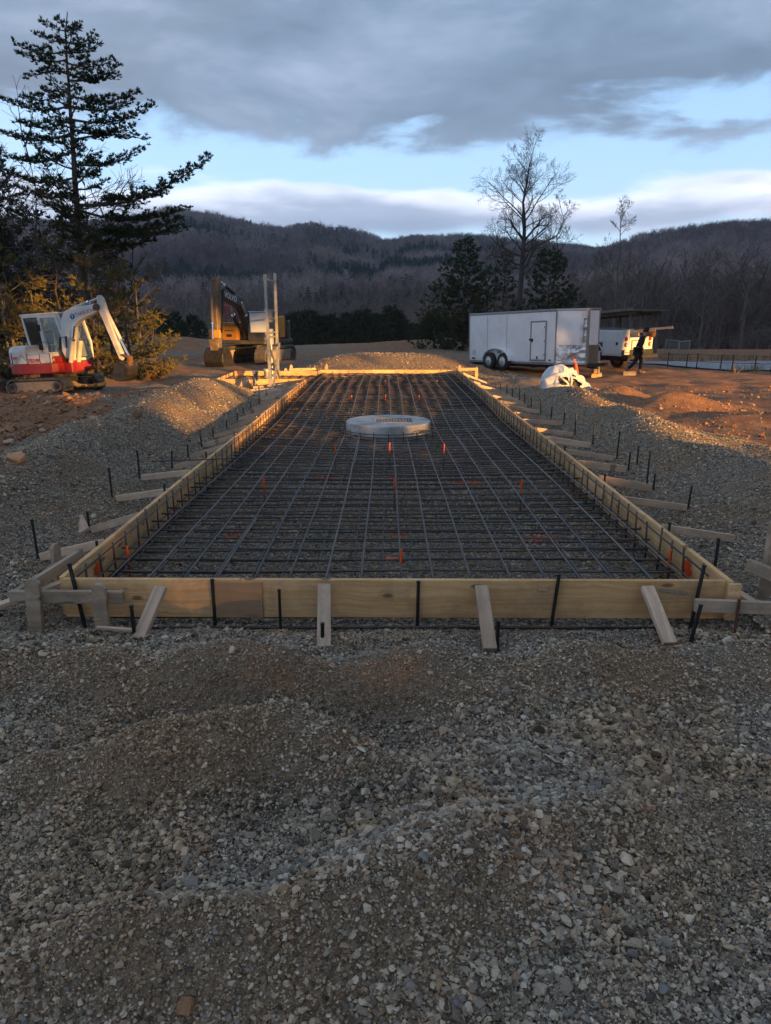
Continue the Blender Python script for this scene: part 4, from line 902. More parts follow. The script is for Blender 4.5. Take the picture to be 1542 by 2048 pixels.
mb = MB(); mb.bar((L0-.1, -.6, zb-.02), (L0+1.25, -.03, zb-.02), .08, .12); mb.bar((L0-.1, .6, zb-.02), (L0+1.25, .03, zb-.02), .08, .12); mb.box((L0+1.33, 0, zb), (.25, .09, .1)); mb.box((2, 0, zb-.09), (4.6, 1.6, .1)); mb.build('tongue', MBLACK, tr)
mb = MB(); mb.tube([(L0+1.08, 0, zb-.30), (L0+1.08, 0, zb+.46)], .034, 10); mb.box((L0+1.08, .09, zb+.44), (.03, .2, .03)); mb.box((L0+1.08, 0, zb-.31), (.16, .16, .02)); mb.build('jack', MGALV, tr)
# blocks, post and bag beside it
def blk(x, y, z, d, a, lab, m=MW):
    mb = MB(); mb.box((0, 0, d[2]/2), d); o = mb.build('timber_block', m, None, bevel=.006, loc=(x, y, z), rot=(0, 0, a)); tag(o, lab, 'wood block', 'timber blocks by the trailer tongue'); return o
p = at(1191, 750, -.06); g = gz(p.x, p.y); blk(p.x, p.y, g-.01, (.40, .2, .14), .15, 'lower wide timber block under the trailer tongue'); blk(p.x-.02, p.y, g+.132, (.20, .18, .16), .2, 'upper timber block stacked under the trailer tongue')
blk(9.1, 27.0, gz(9.1, 27)-.01, (.5, .2, .16), .1, 'timber chock on the ground before the truck wheels', MW3)
p = at(1155, 765, 0); g = gz(p.x, p.y)
oc = thing('traffic_post', 'bent orange plastic traffic post behind the white bag', 'traffic post', (p.x, p.y, g), (0, radians(-9), 0))
MORP = mat('orange_plastic', (.80, .10, .02), (.62, .07, .015), 6, rough=.5)
mb = MB(); mb.lathe([(.19, 0), (.19, .03), (.11, .05), (.10, .12), (.085, .30), (.07, .5), (.045, .66), (.035, .70)], n=14); mb.build('cone', MORP, oc, smooth=True); mb = MB(); mb.tube([(0, 0, .66), (-.05, 0, .8), (-.02, 0, .82)], .03, 8); mb.build('handle', MORP, oc)
# ------------------------------------------------------------------ slumped bulk bag
MBAG = mat('woven_white_sheet', (.56, .57, .59), (.47, .48, .51), 4, rough=.55, bump=.35, bscale=7, bdist=.05, dirt=(.42, .36, .3), dirt_amt=.3)
bgx, bgy = 4.72, 18.75; bg_ = thing('bulk_bag', 'slumped white woven bulk bag with dark openings on the gravel', 'bag', (bgx, bgy, gz(bgx, bgy)-.03), (0, 0, .05))
nu, nv = 96, 30; vs = []; rb = random.Random(15)
# soft outline: high shoulder at the left, sagging to the right, with sharp creases between hanging folds
def bagpt(a, t):
    ca, sa = cos(a), sin(a); prof_r = (1-t**2.0)**.62 if t < 1 else 0.0
    fold = .045*abs(sin(2.5*a+1.9+1.2*t))+.03*abs(sin(5.5*a+.4-2.1*t))-.05; pinch = -.10*math.exp(-((a-4.75)/.30)**2)*(1-t)
    rx, ry = .68*(1+fold+pinch), .52*(1+fold+pinch*2.2); x = rx*prof_r*ca-.12*t**1.2; y = ry*prof_r*sa+.05*t
    top = .64-.30*sst(x, -.1, .62)-.10*sst(-x, .35, .7)
    z = top*(t**.72)+.035*sin(7*a+9*t)*t*(1-t)*2+.03*sin(3*a-5*t)*(1-t)*t*2
    cr_ = .16*abs(float(vnoise(x*3.1+5, y*2.6+z*3.4, 7))-.5)+.10*abs(float(vnoise(x*6.3-2, z*6.1+y*4, 8))-.5)-.04
    k = cr_*min(1, 3*t+.2); L_ = max(.3, sqrt(x*x+y*y+z*z))
    return Vector((x-x/L_*k, y-y/L_*k, max(float(z)-z/L_*k*1.2, -.02)))
def hole(a, t):
    w = .06*sin(9*a+20*t)
    return ((a-4.45)/.24)**2+((t-.30)/.20)**2 < 1+w*3 or ((a-4.98)/.20)**2+((t-.24)/.16)**2 < 1+w*3 or (abs(a-4.95) < .28*(.80-t) and .46 < t < .80)
for j in range(nv+1):
    for i in range(nu): vs.append(bagpt(2*pi*i/nu, j/nv))
mb = MB(); mb.add(vs, [(j*nu+i, j*nu+(i+1) % nu, (j+1)*nu+(i+1) % nu, (j+1)*nu+i) for j in range(nv) for i in range(nu) if not hole(2*pi*(i+.5)/nu, (j+.5)/nv)])
mb.build('sheet', MBAG, bg_)
mb = MB(); mb.add([Vector((p_.x*.9, p_.y*.86+.02, p_.z*.88)) for p_ in vs], [(j*nu+i, j*nu+(i+1) % nu, (j+1)*nu+(i+1) % nu, (j+1)*nu+i) for j in range(nv) for i in range(nu)]); mb.build('opening_shade', mat('bag_inside_shade', (.02, .019, .018), (.09, .08, .07), 12, rough=.9, bump=.8, bscale=9, bdist=.05), bg_)  # near-black inner sheet: shade inside the openings put into its colour
for a0, a1, t0, t1 in ((4.30, 4.62, .50, .14), (4.80, 4.72, .44, .10)):
    pts = [bagpt(a0+(a1-a0)*k, t0+(t1-t0)*k)*1.02+Vector((0, -.035*sin(pi*k), 0)) for k in np.linspace(0, 1, 8)]; mb = MB()
    for a, b in zip(pts[:-1], pts[1:]): mb.bar(a, b, .042, .012, up=(.1, -1, .2))
    mb.build('lifting_strap', MBAG, bg_)
mb = MB(); pts = [bagpt(a, .03)+Vector((0, -.03, .02)) for a in np.linspace(3.5, 5.9, 22)]
mb.tube(pts, .022, 6); mb.build('hem', MBAG, bg_)
# ------------------------------------------------------------------ service truck
MTRK = mat('truck_white', (.62, .63, .64), (.57, .58, .59), 1.5, rough=.3, spec=.5, dirt=(.4, .36, .3), dirt_amt=.3)
MLENS = mat('red_lens', (.40, .02, .02), rough=.2, coat=.5); MLENSW = mat('clear_lens', (.55, .5, .5), rough=.2, coat=.5)
MBUMP = mat('bumper_black', (.02, .02, .021), (.035, .034, .033), 8, rough=.5)
Ft = Vector((-.6, .8)); tk = thing('service_truck', 'white service body truck seen from behind beside the trailer', 'truck', (10.12, 29.25, -.16), (0, 0, math.atan2(Ft.y, Ft.x)))
# local: x forward, y left, rear face at x=0
for s in (-1, 1):
    yc = s*.80
    mb = MB(); a = [(0, .62), (0, 1.63), (2.75, 1.63), (2.75, .62)]+[(1.42+.52*cos(q)*1.0, .62+.50*sin(q)) for q in np.linspace(0, pi, 12)][0:]
    a = [(0, .62), (0, 1.63), (2.75, 1.63), (2.75, .62), (1.96+.0, .62)]+[(1.42+.52*cos(q), .62+.52*sin(q)) for q in np.linspace(0.05, pi-.05, 12)]+[(.90, .62)]
    mb.prism(a, yc-.225, yc+.225); sb = mb.build('side_box', MTRK, tk, bevel=.012)
    yf = yc+s*.232
    for (xa, xb, za, zb_) in ((.06, .86, .68, 1.56), (.90, 1.92, 1.18, 1.56), (1.98, 2.70, .68, 1.56)):
        mb = MB(); mb.box(((xa+xb)/2, yf, (za+zb_)/2), (xb-xa, .016, zb_-za)); dr = mb.build('door', MTRK, sb, bevel=.006)
        mb = MB(); mb.box(((xa+xb)/2-(.22 if xa < .5 else 0), yf+s*.014, (za+zb_)/2-.02), (.09, .014, .12)); mb.build('handle', MDARK, dr)
    mb = MB()
    ang = np.linspace(0, pi, 14)
    for q0, q1 in zip(ang[:-1], ang[1:]): mb.bar((1.42+.55*cos(q0), yc+s*.24, .62+.55*sin(q0)), (1.42+.55*cos(q1), yc+s*.24, .62+.55*sin(q1)), .03, .05, up=(cos((q0+q1)/2), 0, sin((q0+q1)/2)))
    mb.build('wheel_arch', MTRK, sb)
    for z, m in ((1.28, MLENS), (1.06, MLENS)):
        mb = MB(); mb.lathe([(.085, 0), (.085, .02), (.07, .035)], (-.005, yc, z), 14, Matrix.Rotation(-pi/2, 3, 'Y')); mb.lathe([(.095, 0), (.095, .01)], (-.004, yc, z), 14, Matrix.Rotation(-pi/2, 3, 'Y'), 1); tl = mb.build('tail_light', [MLENS, MTRIM], tk)
        if z < 1.1:
            mb = MB(); mb.lathe([(.045, 0), (.045, .012)], (-.04, yc, z), 10, Matrix.Rotation(-pi/2, 3, 'Y')); mb.build('reverse_lens', MLENSW, tl)
    mb = MB(); mb.box((1.4, yc, 1.648), (2.7, .46, .02)); mb.build('top_lid', MBUMP, tk)
MGRN = mat('green_sticker', (.03, .12, .05), (.02, .05, .03), 20, rough=.5)
mb = MB(); mb.box((1.0, 1.04, 1.03), (.17, .005, .2)); mb.build('green_sticker', MGRN, tk)
mb = MB(); mb.box((.02, 0, 1.02), (.05, 1.14, .62)); tg = mb.build('tailgate', MTRK, tk, bevel=.012)
mb = MB(); mb.box((-.008, 0, 1.05), (.012, .9, .36)); mb.build('recess', MTRIM, tg, bevel=.004)
mb = MB(); mb.box((-.018, 0, 1.05), (.012, .78, .28)); mb.build('inner_panel', MTRK, tg)
mb = MB(); mb.box((2.62, 0, .66), (5.2, 1.1, .16)); mb.box((1.3, 0, .5), (2.4, .9, .2)); mb.build('chassis', MBUMP, tk)
mb = MB(); mb.box((-.16, 0, .60), (.3, 2.06, .14)); mb.box((-.02, 0, .74), (.05, 2.06, .24)); mb.box((-.2, 0, .44), (.1, .5, .1)); bp = mb.build('bumper', MBUMP, tk, bevel=.01)
mb = MB(); mb.box((-.055, .76, .77), (.012, .32, .17)); pl = mb.build('licence_plate', mat('plate_white', (.7, .7, .7), rough=.4), tk)
mb = MB()
for i in range(5): mb.box((-.063, .88-.06*i, .76), (.004, .03, .06))
mb.build('plate_mark', MLET_D, pl)
for x in (1.42, 4.8):
    for s in (-1, 1):
        R_ = Matrix.Rotation(pi/2, 3, 'X'); yw = s*.86
        mb = MB(); mb.lathe([(.22, -.13), (.35, -.135), (.40, -.09), (.40, .09), (.35, .135), (.22, .13)], (x, yw, .40), 24, R_); w_ = mb.build('wheel', MBLACK, tk, smooth=True)
        mb = MB(); mb.lathe([(.21, -.14), (.12, -.10), (.05, -.14), (.05, .14), (.12, .10), (.21, .14)], (x, yw, .40), 18, R_); mb.build('rim', MTRIM, w_, smooth=True)
mb = MB(); mb.box((3.9, 0, 1.15), (1.9, 1.9, .7)); mb.box((3.7, 0, 1.75), (1.35, 1.7, .6), taper=.86); mb.box((5.3, 0, 1.02), (1.1, 1.86, .55)); mb.build('cab', MTRK, tk, bevel=.07, seg=2)
mb = MB(); mb.box((3.03, 0, 1.80), (.02, 1.2, .38)); mb.build('rear_window', MGLASS, tk)
mb = MB(); mb.box((1.35, 0, .80), (2.6, 1.16, .05)); mb.build('bed_floor', MBUMP, tk)
# load in the bed: planks and a roll reaching out over the tailgate
for i, (a, b, w, lab) in enumerate([((1.6, -.5, 1.50), (-.95, -.85, 1.72), .09, 'pale plank poking out over the truck tailgate'), ((1.5, -.2, 1.42), (-.35, -.60, 1.62), .14, 'brown plank lying on the truck tailgate'), ((1.7, .1, 1.36), (-.25, .35, 1.46), .12, 'plank in the truck bed behind the walking man')]):
    T = parent_matrix(tk); o = board('plank', T @ Vector(a), T @ Vector(b), w, .05, [MW2, MW, MW3][i]); tag(o, lab, 'plank', 'planks in the truck bed')
mb = MB(); mb.lathe([(.10, -.5), (.12, -.48), (.12, .48), (.10, .5)], n=14, rot=Matrix.Rotation(pi/2, 3, 'Y')); T = parent_matrix(tk); o = mb.build('roll', MRUST, None, loc=T @ Vector((.15, -.62, 1.50)), rot=(0, -.12, tk.rotation_euler.z-.12), smooth=True); tag(o, 'brown roll lying across the end of the truck bed', 'roll')
mb = MB(); mb.box((0, 0, .2), (1.3, .9, .4)); o = mb.build('tool_chest', MBUMP, None, bevel=.03, loc=T @ Vector((1.2, .0, .83)), rot=(0, 0, tk.rotation_euler.z)); tag(o, 'black tool chest in the truck bed', 'tool chest')
# ------------------------------------------------------------------ person walking past the truck
def skin_mesh(name, verts, edges, radii, m, parent, root=0, sub=1):
    me = bpy.data.meshes.new(name); me.from_pydata(verts, edges, []); o = bpy.data.objects.new(name, me); COL.objects.link(o)
    md = o.modifiers.new('Skin', 'SKIN'); md.use_smooth_shade = True
    for i, sv in enumerate(me.skin_vertices[0].data):
        rr = radii[i]; sv.radius = rr if isinstance(rr, tuple) else (rr, rr); sv.use_root = (i == root)
    s = o.modifiers.new('Sub', 'SUBSURF'); s.levels = sub; s.render_levels = sub
    dg = bpy.context.evaluated_depsgraph_get(); m2 = bpy.data.meshes.new_from_object(o.evaluated_get(dg)); m2.name = name
    bpy.data.objects.remove(o); m2.materials.clear(); m2.materials.append(m)
    m2.polygons.foreach_set('use_smooth', [True]*len(m2.polygons))
    o = bpy.data.objects.new(name, m2); COL.objects.link(o); o.parent = parent; return o
MSKIN = mat('skin', (.38, .22, .15), rough=.6); MNAVY = mat('navy_cloth', (.012, .014, .024), (.018, .02, .03), 8, rough=.9, bump=.3, bscale=14); MBOOT = mat('tan_boot', (.20, .15, .11), rough=.8)
p = at(1272, 746, -.12); px_, py_ = p.x, p.y
pe = thing('person', 'person in dark navy work clothes and cap walking past the truck', 'person', (px_, py_, gz(px_, py_)), (0, 0, radians(-12)))
# local x = walking direction
V = {'pel': (0, 0, .86), 'wai': (.03, 0, 1.02), 'che': (.10, 0, 1.24), 'nek': (.17, 0, 1.42), 'hd0': (.21, 0, 1.50), 'hd1': (.235, 0, 1.60), 'hd2': (.225, 0, 1.68),
     'nos': (.345, 0, 1.575),
     'lhip': (0, .10, .84), 'lkn': (.17, .10, .47), 'lan': (.14, .10, .09), 'lto': (.32, .11, .035), 'rhip': (0, -.10, .84), 'rkn': (-.07, -.10, .46), 'ran': (-.34, -.10, .15), 'rto': (-.22, -.11, .03),
     'lsh': (.13, .20, 1.36), 'lel': (.04, .25, 1.09), 'lwr': (.20, .23, .88), 'lpa': (.25, .22, .82), 'rsh': (.13, -.20, 1.36), 'rel': (.02, -.26, 1.09), 'rwr': (.14, -.25, .86), 'rpa': (.18, -.25, .79)}
R_ = {'pel': .135, 'wai': .12, 'che': .145, 'nek': .055, 'hd0': .065, 'hd1': .095, 'hd2': .078, 'nos': .014, 'lhip': .095, 'lkn': .062, 'lan': .042, 'lto': .035, 'rhip': .095, 'rkn': .062, 'ran': .042, 'rto': .035,
      'lsh': .065, 'lel': .045, 'lwr': .03, 'lpa': .034, 'rsh': .065, 'rel': .045, 'rwr': .03, 'rpa': .034}
E = [('pel', 'wai'), ('wai', 'che'), ('che', 'nek'), ('nek', 'hd0'), ('hd0', 'hd1'), ('hd1', 'hd2'), ('hd1', 'nos')]
for s in 'lr': E += [('pel', s+'hip'), (s+'hip', s+'kn'), (s+'kn', s+'an'), (s+'an', s+'to'), ('che', s+'sh'), (s+'sh', s+'el'), (s+'el', s+'wr'), (s+'wr', s+'pa')]
for s in 'lr':
    b = Vector(V[s+'pa']); sg = 1 if s == 'l' else -1
    for k in range(4):
        o1 = b+Vector((.028, (k-1.5)*.018, -.045)); o2 = o1+Vector((.012, 0, -.035+.006*abs(k-1.5)))
        V[f'{s}f{k}a'] = tuple(o1); V[f'{s}f{k}b'] = tuple(o2); R_[f'{s}f{k}a'] = .009; R_[f'{s}f{k}b'] = .008; E += [(s+'pa', f'{s}f{k}a'), (f'{s}f{k}a', f'{s}f{k}b')]
    V[s+'th'] = tuple(b+Vector((.05, -sg*.02, -.01))); R_[s+'th'] = .011; E.append((s+'pa', s+'th'))
def fig(name, keys, scale, m, ovr={}):
    ks = [k for k in V if k in keys]; ix = {k: i for i, k in enumerate(ks)}
    return skin_mesh(name, [V[k] for k in ks], [(ix[a], ix[b]) for a, b in E if a in ix and b in ix], [ovr.get(k, R_[k]*scale) for k in ks], m, pe)
fig('body', set(V), 1.0, MSKIN)
fig('jacket', {'pel', 'wai', 'che', 'lsh', 'lel', 'lwr', 'rsh', 'rel', 'rwr', 'nek'}, 1.18, MNAVY, {'nek': .066, 'lwr': .042, 'rwr': .042, 'pel': .155})
fig('trousers', {'pel', 'lhip', 'lkn', 'lan', 'rhip', 'rkn', 'ran'}, 1.2, MNAVY, {'lan': .06, 'ran': .06, 'lkn': .08, 'rkn': .08})
for s in 'lr':
    a, t_ = Vector(V[s+'an']), Vector(V[s+'to']); mb = MB(); d = (t_-a); mb.tube([a+Vector((-.05, 0, -.035)), a.lerp(t_, .35)+Vector((0, 0, -.02)), t_+Vector((.03, 0, .01))], [.055, .055, .035], 10); mb.tube([a+Vector((0, 0, .06)), a+Vector((-.01, 0, -.05))], .058, 10); mb.build('boot', MBOOT, pe, smooth=True)
hc = Vector((.225, 0, 1.64)); mb = MB(); mb.lathe([(.108, 0), (.112, .03), (.10, .075), (.06, .108), (.012, .118)], hc, 16, Matrix.Rotation(.15, 3, 'Y'))
mb.add([hc+Vector(q) for q in ((.09, -.07, .02), (.09, .07, .02), (.17, .06, -.012), (.205, .025, -.02), (.205, -.025, -.02), (.17, -.06, -.012), (.09, -.07, .028), (.09, .07, .028), (.17, .06, -.004), (.205, .025, -.012), (.205, -.025, -.012), (.17, -.06, -.004))], [(5, 4, 3, 2, 1, 0), (6, 7, 8, 9, 10, 11)]+[(j, (j+1) % 6, (j+1) % 6+6, j+6) for j in range(6)])
mb.build('cap', MNAVY, pe, smooth=False)
mb = MB(); mb.lathe([(.10, -.09), (.101, -.02), (.10, .0)], hc+Vector((-.012, 0, 0)), 14, cap=False); mb.build('hair', mat('dark_hair', (.02, .014, .01), rough=.8), pe)
# ------------------------------------------------------------------ metal post rack with cabinets
rk = thing('post_rack', 'tall pair of galvanised posts carrying rails and a cabinet, beside the bay', 'post rack', (-3.12, 20.4, -.05))
def ch(p0, p1, w=.082, name='post'):
    mb = MB(); p0 = Vector(p0); p1 = Vector(p1); mb.bar(p0+Vector((-w/2+.006, 0, 0)), p1+Vector((-w/2+.006, 0, 0)), w, .012, up=(1, 0, 0))
    mb.bar(p0+Vector((0, -w/2+.006, 0)), p1+Vector((0, -w/2+.006, 0)), .012, w-.026, up=(1, 0, 0)); mb.bar(p0+Vector((0, w/2-.006, 0)), p1+Vector((0, w/2-.006, 0)), .012, w-.026, up=(1, 0, 0))
    mb.bar(p0+Vector((w/2-.006, -w/2+.016, 0)), p1+Vector((w/2-.006, -w/2+.016, 0)), .02, .012, up=(1, 0, 0)); mb.bar(p0+Vector((w/2-.006, w/2-.016, 0)), p1+Vector((w/2-.006, w/2-.016, 0)), .02, .012, up=(1, 0, 0))
    return mb.build(name, MGALV, rk)
ch((0, -.92, -.1), (-.02, -.92, 3.12), .075); ch((-.06, .95, -.1), (-.04, .95, 3.24), .075)
for z in (3.02, 2.22, 2.0, 1.62, 1.5, 1.12, .45):
    mb = MB(); mb.bar((-.06, -.95, z), (-.08, 1.0, z), .045, .045); mb.build('cross_rail', MGALV, rk)
mb = MB(); mb.bar((.05, -.9, .1), (.02, .9, 1.3), .05, .04); mb.bar((.05, .9, .1), (.02, -.9, 1.25), .05, .04); mb.build('brace', MGALV, rk)
MCAB = mat('cabinet_grey', (.42, .44, .45), (.38, .40, .41), 3, rough=.4, spec=.5)
mb = MB(); mb.box((-.40, .02, 1.90), (.46, .26, .54)); cbx = mb.build('cabinet', MCAB, rk, bevel=.012)
mb = MB(); mb.box((-.40, -.118, 1.90), (.42, .014, .50)); mb.build('cabinet_door', MCAB, cbx, bevel=.005); mb = MB(); mb.box((-.40, .0, 2.185), (.5, .32, .025)); mb.build('drip_hood', MCAB, cbx)
for z, h in ((2.05, .3), (1.62, .2), (1.40, .22)):
    mb = MB(); mb.box((-.14, .28, z), (.14, .3, h)); mb.build('meter_box', MCAB, rk, bevel=.01)
mb = MB(); mb.tube([(-.12, .25, .0), (-.12, .25, 1.3)], .03, 8); mb.tube([(-.03, -.7, .0), (-.05, -.6, 1.1), (-.1, -.3, 1.55)], .022, 8); mb.build('conduit', MGALV, rk)
MPIPE = mat('capped_pipe', (.16, .15, .14), (.26, .24, .22), 9, rough=.5, metal=.4)
for i, (x, y, h) in enumerate([(-4.0, 22.2, .42), (-3.72, 22.5, .46), (-3.86, 21.7, .22)]):
    t = thing('pipe_stub', ['capped pipe stub left in the bay', 'capped pipe stub nearest the metal posts', 'short capped pipe stub at the front of the bay'][i], 'pipe', (x, y, -.06), group='pipe stubs in the bay')
    mb = MB(); mb.tube([(0, 0, 0), (0, 0, h)], .075, 16); mb.build('pipe', MPIPE, t); mb = MB(); mb.lathe([(.10, h-.05), (.10, h+.01), (.085, h+.03)], n=16); mb.build('pipe_cap', MGALV, t); mb = MB(); mb.lathe([(.105, h*.45), (.105, h*.45+.05)], n=16); mb.build('collar', MPIPE, t)
# ------------------------------------------------------------------ open shed, wire pen, road and fence at the right
MSHED = mat('old_shed_timber', (.10, .085, .07), (.17, .145, .12), 5, rough=.9, stretch=(1, 1, .3)); MTIN = mat('dull_roof_sheet', (.06, .058, .055), (.10, .095, .09), 3, rough=.55, metal=.3)
sh = thing('open_shed', 'dark open-sided shed with a low sloping roof behind the truck', 'shed', (15.1, 42.2, -.55), (0, radians(4.3), radians(127)))
# local: x runs away along the shed, y towards its left
for i, x in enumerate((.15, 2.6, 5.2, 7.8, 10.4)):
    for y in (1.25, -1.25) + ((0,) if i == 0 else ()):
        mb = MB(); mb.bar((x, y, -.3), (x, y, 2.62), .13, .13, up=(1, 0, 0)); mb.bar((x, y, 2.1), (x, y+(.5 if y < 1 else -.5), 2.66), .06, .06); mb.build('post', MSHED, sh)
for y in (1.25, -1.25): mb = MB(); mb.bar((-.2, y, 2.70), (10.8, y, 2.70), .07, .2); mb.build('beam', MSHED, sh)
for k in range(9): mb = MB(); mb.bar((-.1+1.33*k, -1.75, 2.86), (-.1+1.33*k, 1.75, 2.86), .06, .12); mb.build('rafter', MSHED, sh)
mb = MB()
for k in range(40):
    x = -.35+k*.285; mb.box((x, 0, 2.945), (.14, 3.7, .03)); mb.box((x+.1425, 0, 2.93), (.145, 3.7, .02))
mb.build('roof', MTIN, sh)
mb = MB(); mb.box((-.36, 0, 2.86), (.04, 3.72, .2)); mb.box((5.2, 1.87, 2.86), (11.3, .03, .16)); mb.build('fascia', mat('fascia_board', (.16, .14, .12), (.1, .09, .08), 4, rough=.9), sh)
MWIRE = mat('wire_mesh', (.30, .30, .29), rough=.5, metal=.5)
pn = thing('wire_pen', 'small wire panel pen standing beyond the truck', 'wire pen', (0, 0, 0))
def wire_panel(p0, p1, h, name='wire_panel'):
    p0 = Vector(p0); p1 = Vector(p1); mb = MB(); up = Vector((0, 0, h))
    for a, b in ((p0, p1), (p0+up, p1+up), (p0, p0+up), (p1, p1+up)): mb.tube([a, b], .025, 6)
    n = int((p1-p0).length/.12)
    for i in range(1, n): q = p0.lerp(p1, i/n); mb.tube([q, q+up], .006, 3, cap=False)
    for j in range(1, int(h/.12)): mb.tube([p0+up*(j*.12/h), p1+up*(j*.12/h)], .006, 3, cap=False)
    mb.build(name, MWIRE, pn)
q0 = atd(1328, 720, 43); q1 = atd(1354, 720, 41); q2 = atd(1376, 720, 42.5)
q0.z = q1.z = q2.z = gz(q1.x, q1.y)+.03
wire_panel(q0, q1, .78); wire_panel(q1+Vector((.05, 0, 0)), q2, .74)
def strip(name, pts, w0, w1, z, m):
    mb = MB(); vs = []
    for (x, y) in pts: vs += [(x, y-w0, z), (x, y+w1, z)]
    mb.add(vs, [(2*i, 2*i+2, 2*i+3, 2*i+1) for i in range(len(pts)-1)]); return mb.build(name, m)
MROAD = mat('pale_road_stone', (.20, .215, .23), (.15, .16, .17), 1.5, 8, rough=.6, spec=.5)
XX, YY = np.meshgrid(np.linspace(0, 1, 60), np.linspace(28.6, 34.6, 16)); XX = 11.3+XX*50+(YY-28.6)*-.02+2.4*(1-XX)*((34.6-YY)/6.0); YY = YY+.35*np.sin(XX*.31)+(XX-12)*.03
ZZ = ground(XX, YY)+.05
o = grid_mesh('road', XX, YY, ZZ, MROAD); tag(o, 'pale grey wet road surface across the right background', kind='structure')
fe = thing('wire_fence', 'low wire fence with thin posts along the pale road', 'fence', (0, 0, 0)); pr = None
for i, (px, yb) in enumerate([(1334, 735), (1372, 737), (1392, 738), (1440, 741), (1463, 742), (1508, 744), (1541, 747), (1600, 750)]):
    q = at(px, yb, -.14); q.z = gz(q.x, q.y); tp = q+Vector((.02, 0, .62)); mb = MB(); mb.tube([q-Vector((0, 0, .2)), tp], .022, 6); mb.build('post', MSTAKE, fe)
    if pr is not None:
        for f in (.08, .5, .95):
            mb = MB(); a = pr+Vector((0, 0, .62*f)); b = q+Vector((0, 0, .62*f)); mb.tube([a, (a+b)/2-Vector((0, 0, .02)), b], .012 if f < .9 else .009, 4); mb.build('wire', MSTAKE, fe)
    pr = q
for i, (px, py) in enumerate([(1172, 876), ]):
    q = at(px, py, .1)
# ------------------------------------------------------------------ trees
def bark(name, a, b): return mat(name, a, b, 7, rough=.95, bump=.5, bscale=25, stretch=(1, 1, .25), bdist=.02)
MBARK = bark('pine_bark', (.06, .045, .036), (.11, .085, .066)); MBARKG = bark('grey_bark', (.085, .078, .072), (.14, .13, .12)); MTWIG = mat('twigs', (.075, .06, .055), (.115, .09, .08), 3, rough=.95)
MBARKD = bark('dark_bark', (.05, .045, .042), (.09, .08, .073))
def needle(name, a, b, rnd=0):
    m = mat(name, a, b, 1.3, 5, rough=.75, spec=.25, rnd=rnd)
    return m
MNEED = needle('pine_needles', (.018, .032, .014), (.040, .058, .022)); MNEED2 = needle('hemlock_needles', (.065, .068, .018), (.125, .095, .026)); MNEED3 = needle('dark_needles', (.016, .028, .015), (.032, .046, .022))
def limb_path(p, d, L, n, wander, r, up=0.0):
    pts = [Vector(p)]; d = Vector(d).normalized()
    for i in range(n):
        d = (d+Vector((r.gauss(0, wander), r.gauss(0, wander), r.gauss(0, wander)+up))).normalized(); pts.append(pts[-1]+d*(L/n))
    return pts
def twig_tree(mbT, mbC, p, d, L, rad, lvl, r, maxl, ratio=.62, kids=5, spread=.75, up=.06, rmin=.006, wander=.12):
    n = 5 if lvl < 2 else 3
    pts = limb_path(p, d, L, n, wander, r, up*(1 if lvl > 0 else .3))
    last = lvl >= maxl
    rs = [max(rad*(1-.62*i/n), rmin) for i in range(n+1)]
    (mbT if lvl < 2 else mbC).tube(pts, rs, 6 if lvl == 0 else 4 if lvl < 2 else 3, cap=False)
    if last: return
    for k in range(kids):
        f = .28+.72*(k+r.uniform(.2, .8))/kids; i = min(int(f*n), n-1); q = pts[i].lerp(pts[i+1], f*n-i); dd = (pts[i+1]-pts[i]).normalized()
        ax = dd.orthogonal().normalized(); ax.rotate(Matrix.Rotation(r.uniform(0, 2*pi), 3, dd)); nd = (dd*cos(spread*r.uniform(.7, 1.2))+ax*sin(spread*r.uniform(.7, 1.2)))
        twig_tree(mbT, mbC, q, nd, L*ratio*r.uniform(.7, 1.15)*(1.1-.35*f), rs[i]*.55, lvl+1, r, maxl, ratio, kids, spread, up, rmin, wander)
def bare_tree(label, loc, H, seed, limbs=None, spread=.8, base=.4, rad=.2, group=None, kids=5, maxl=4, name='bare_tree', lean=(0, 0), nl=11, crownR=.30, mt=None, link=True, rmin=.009, ratio=.60):
    r = random.Random(seed); t = thing(name, label, 'tree', loc, (0, 0, 0), group); T = MB(); C = MB()
    n = 10; tp = [Vector((lean[0]*(i/n)**1.3+r.gauss(0, .012*H*(i/n)), lean[1]*(i/n)+r.gauss(0, .012*H*(i/n)), -.3+(H*.93+.3)*i/n)) for i in range(n+1)]; tp[0].x = tp[0].y = 0
    T.tube(tp, [rad*(1.25 if i == 0 else 1-.88*i/n) for i in range(n+1)], 9, cap=False)
    def on(f): i = min(int(f*n), n-1); return tp[i].lerp(tp[i+1], f*n-i), rad*(1-.88*f)
    L = limbs or []
    for (f, az, el, ln) in L:
        q, rr = on(f); twig_tree(T, C, q, (cos(az)*cos(el), sin(az)*cos(el), sin(el)), ln, rr*.62, 1, r, maxl, ratio, kids, spread, .05, rmin)
    for k in range(nl):
        f = base+(1-base)*(k+.5)/nl; q, rr = on(f); az = k*2.4+r.uniform(-.5, .5); el = r.uniform(.25, .8)+.25*f
        twig_tree(T, C, q, (cos(az)*cos(el), sin(az)*cos(el), sin(el)), H*crownR*(1.25-.8*abs(f-.6)-.35*f)*r.uniform(.7, 1.1), max(rr*.5, .03), 1, r, maxl, ratio, kids, spread, .06, rmin)
    T.build('trunk', mt or MBARKG, t, smooth=True); C.build('crown', MTWIG, t)
    return t
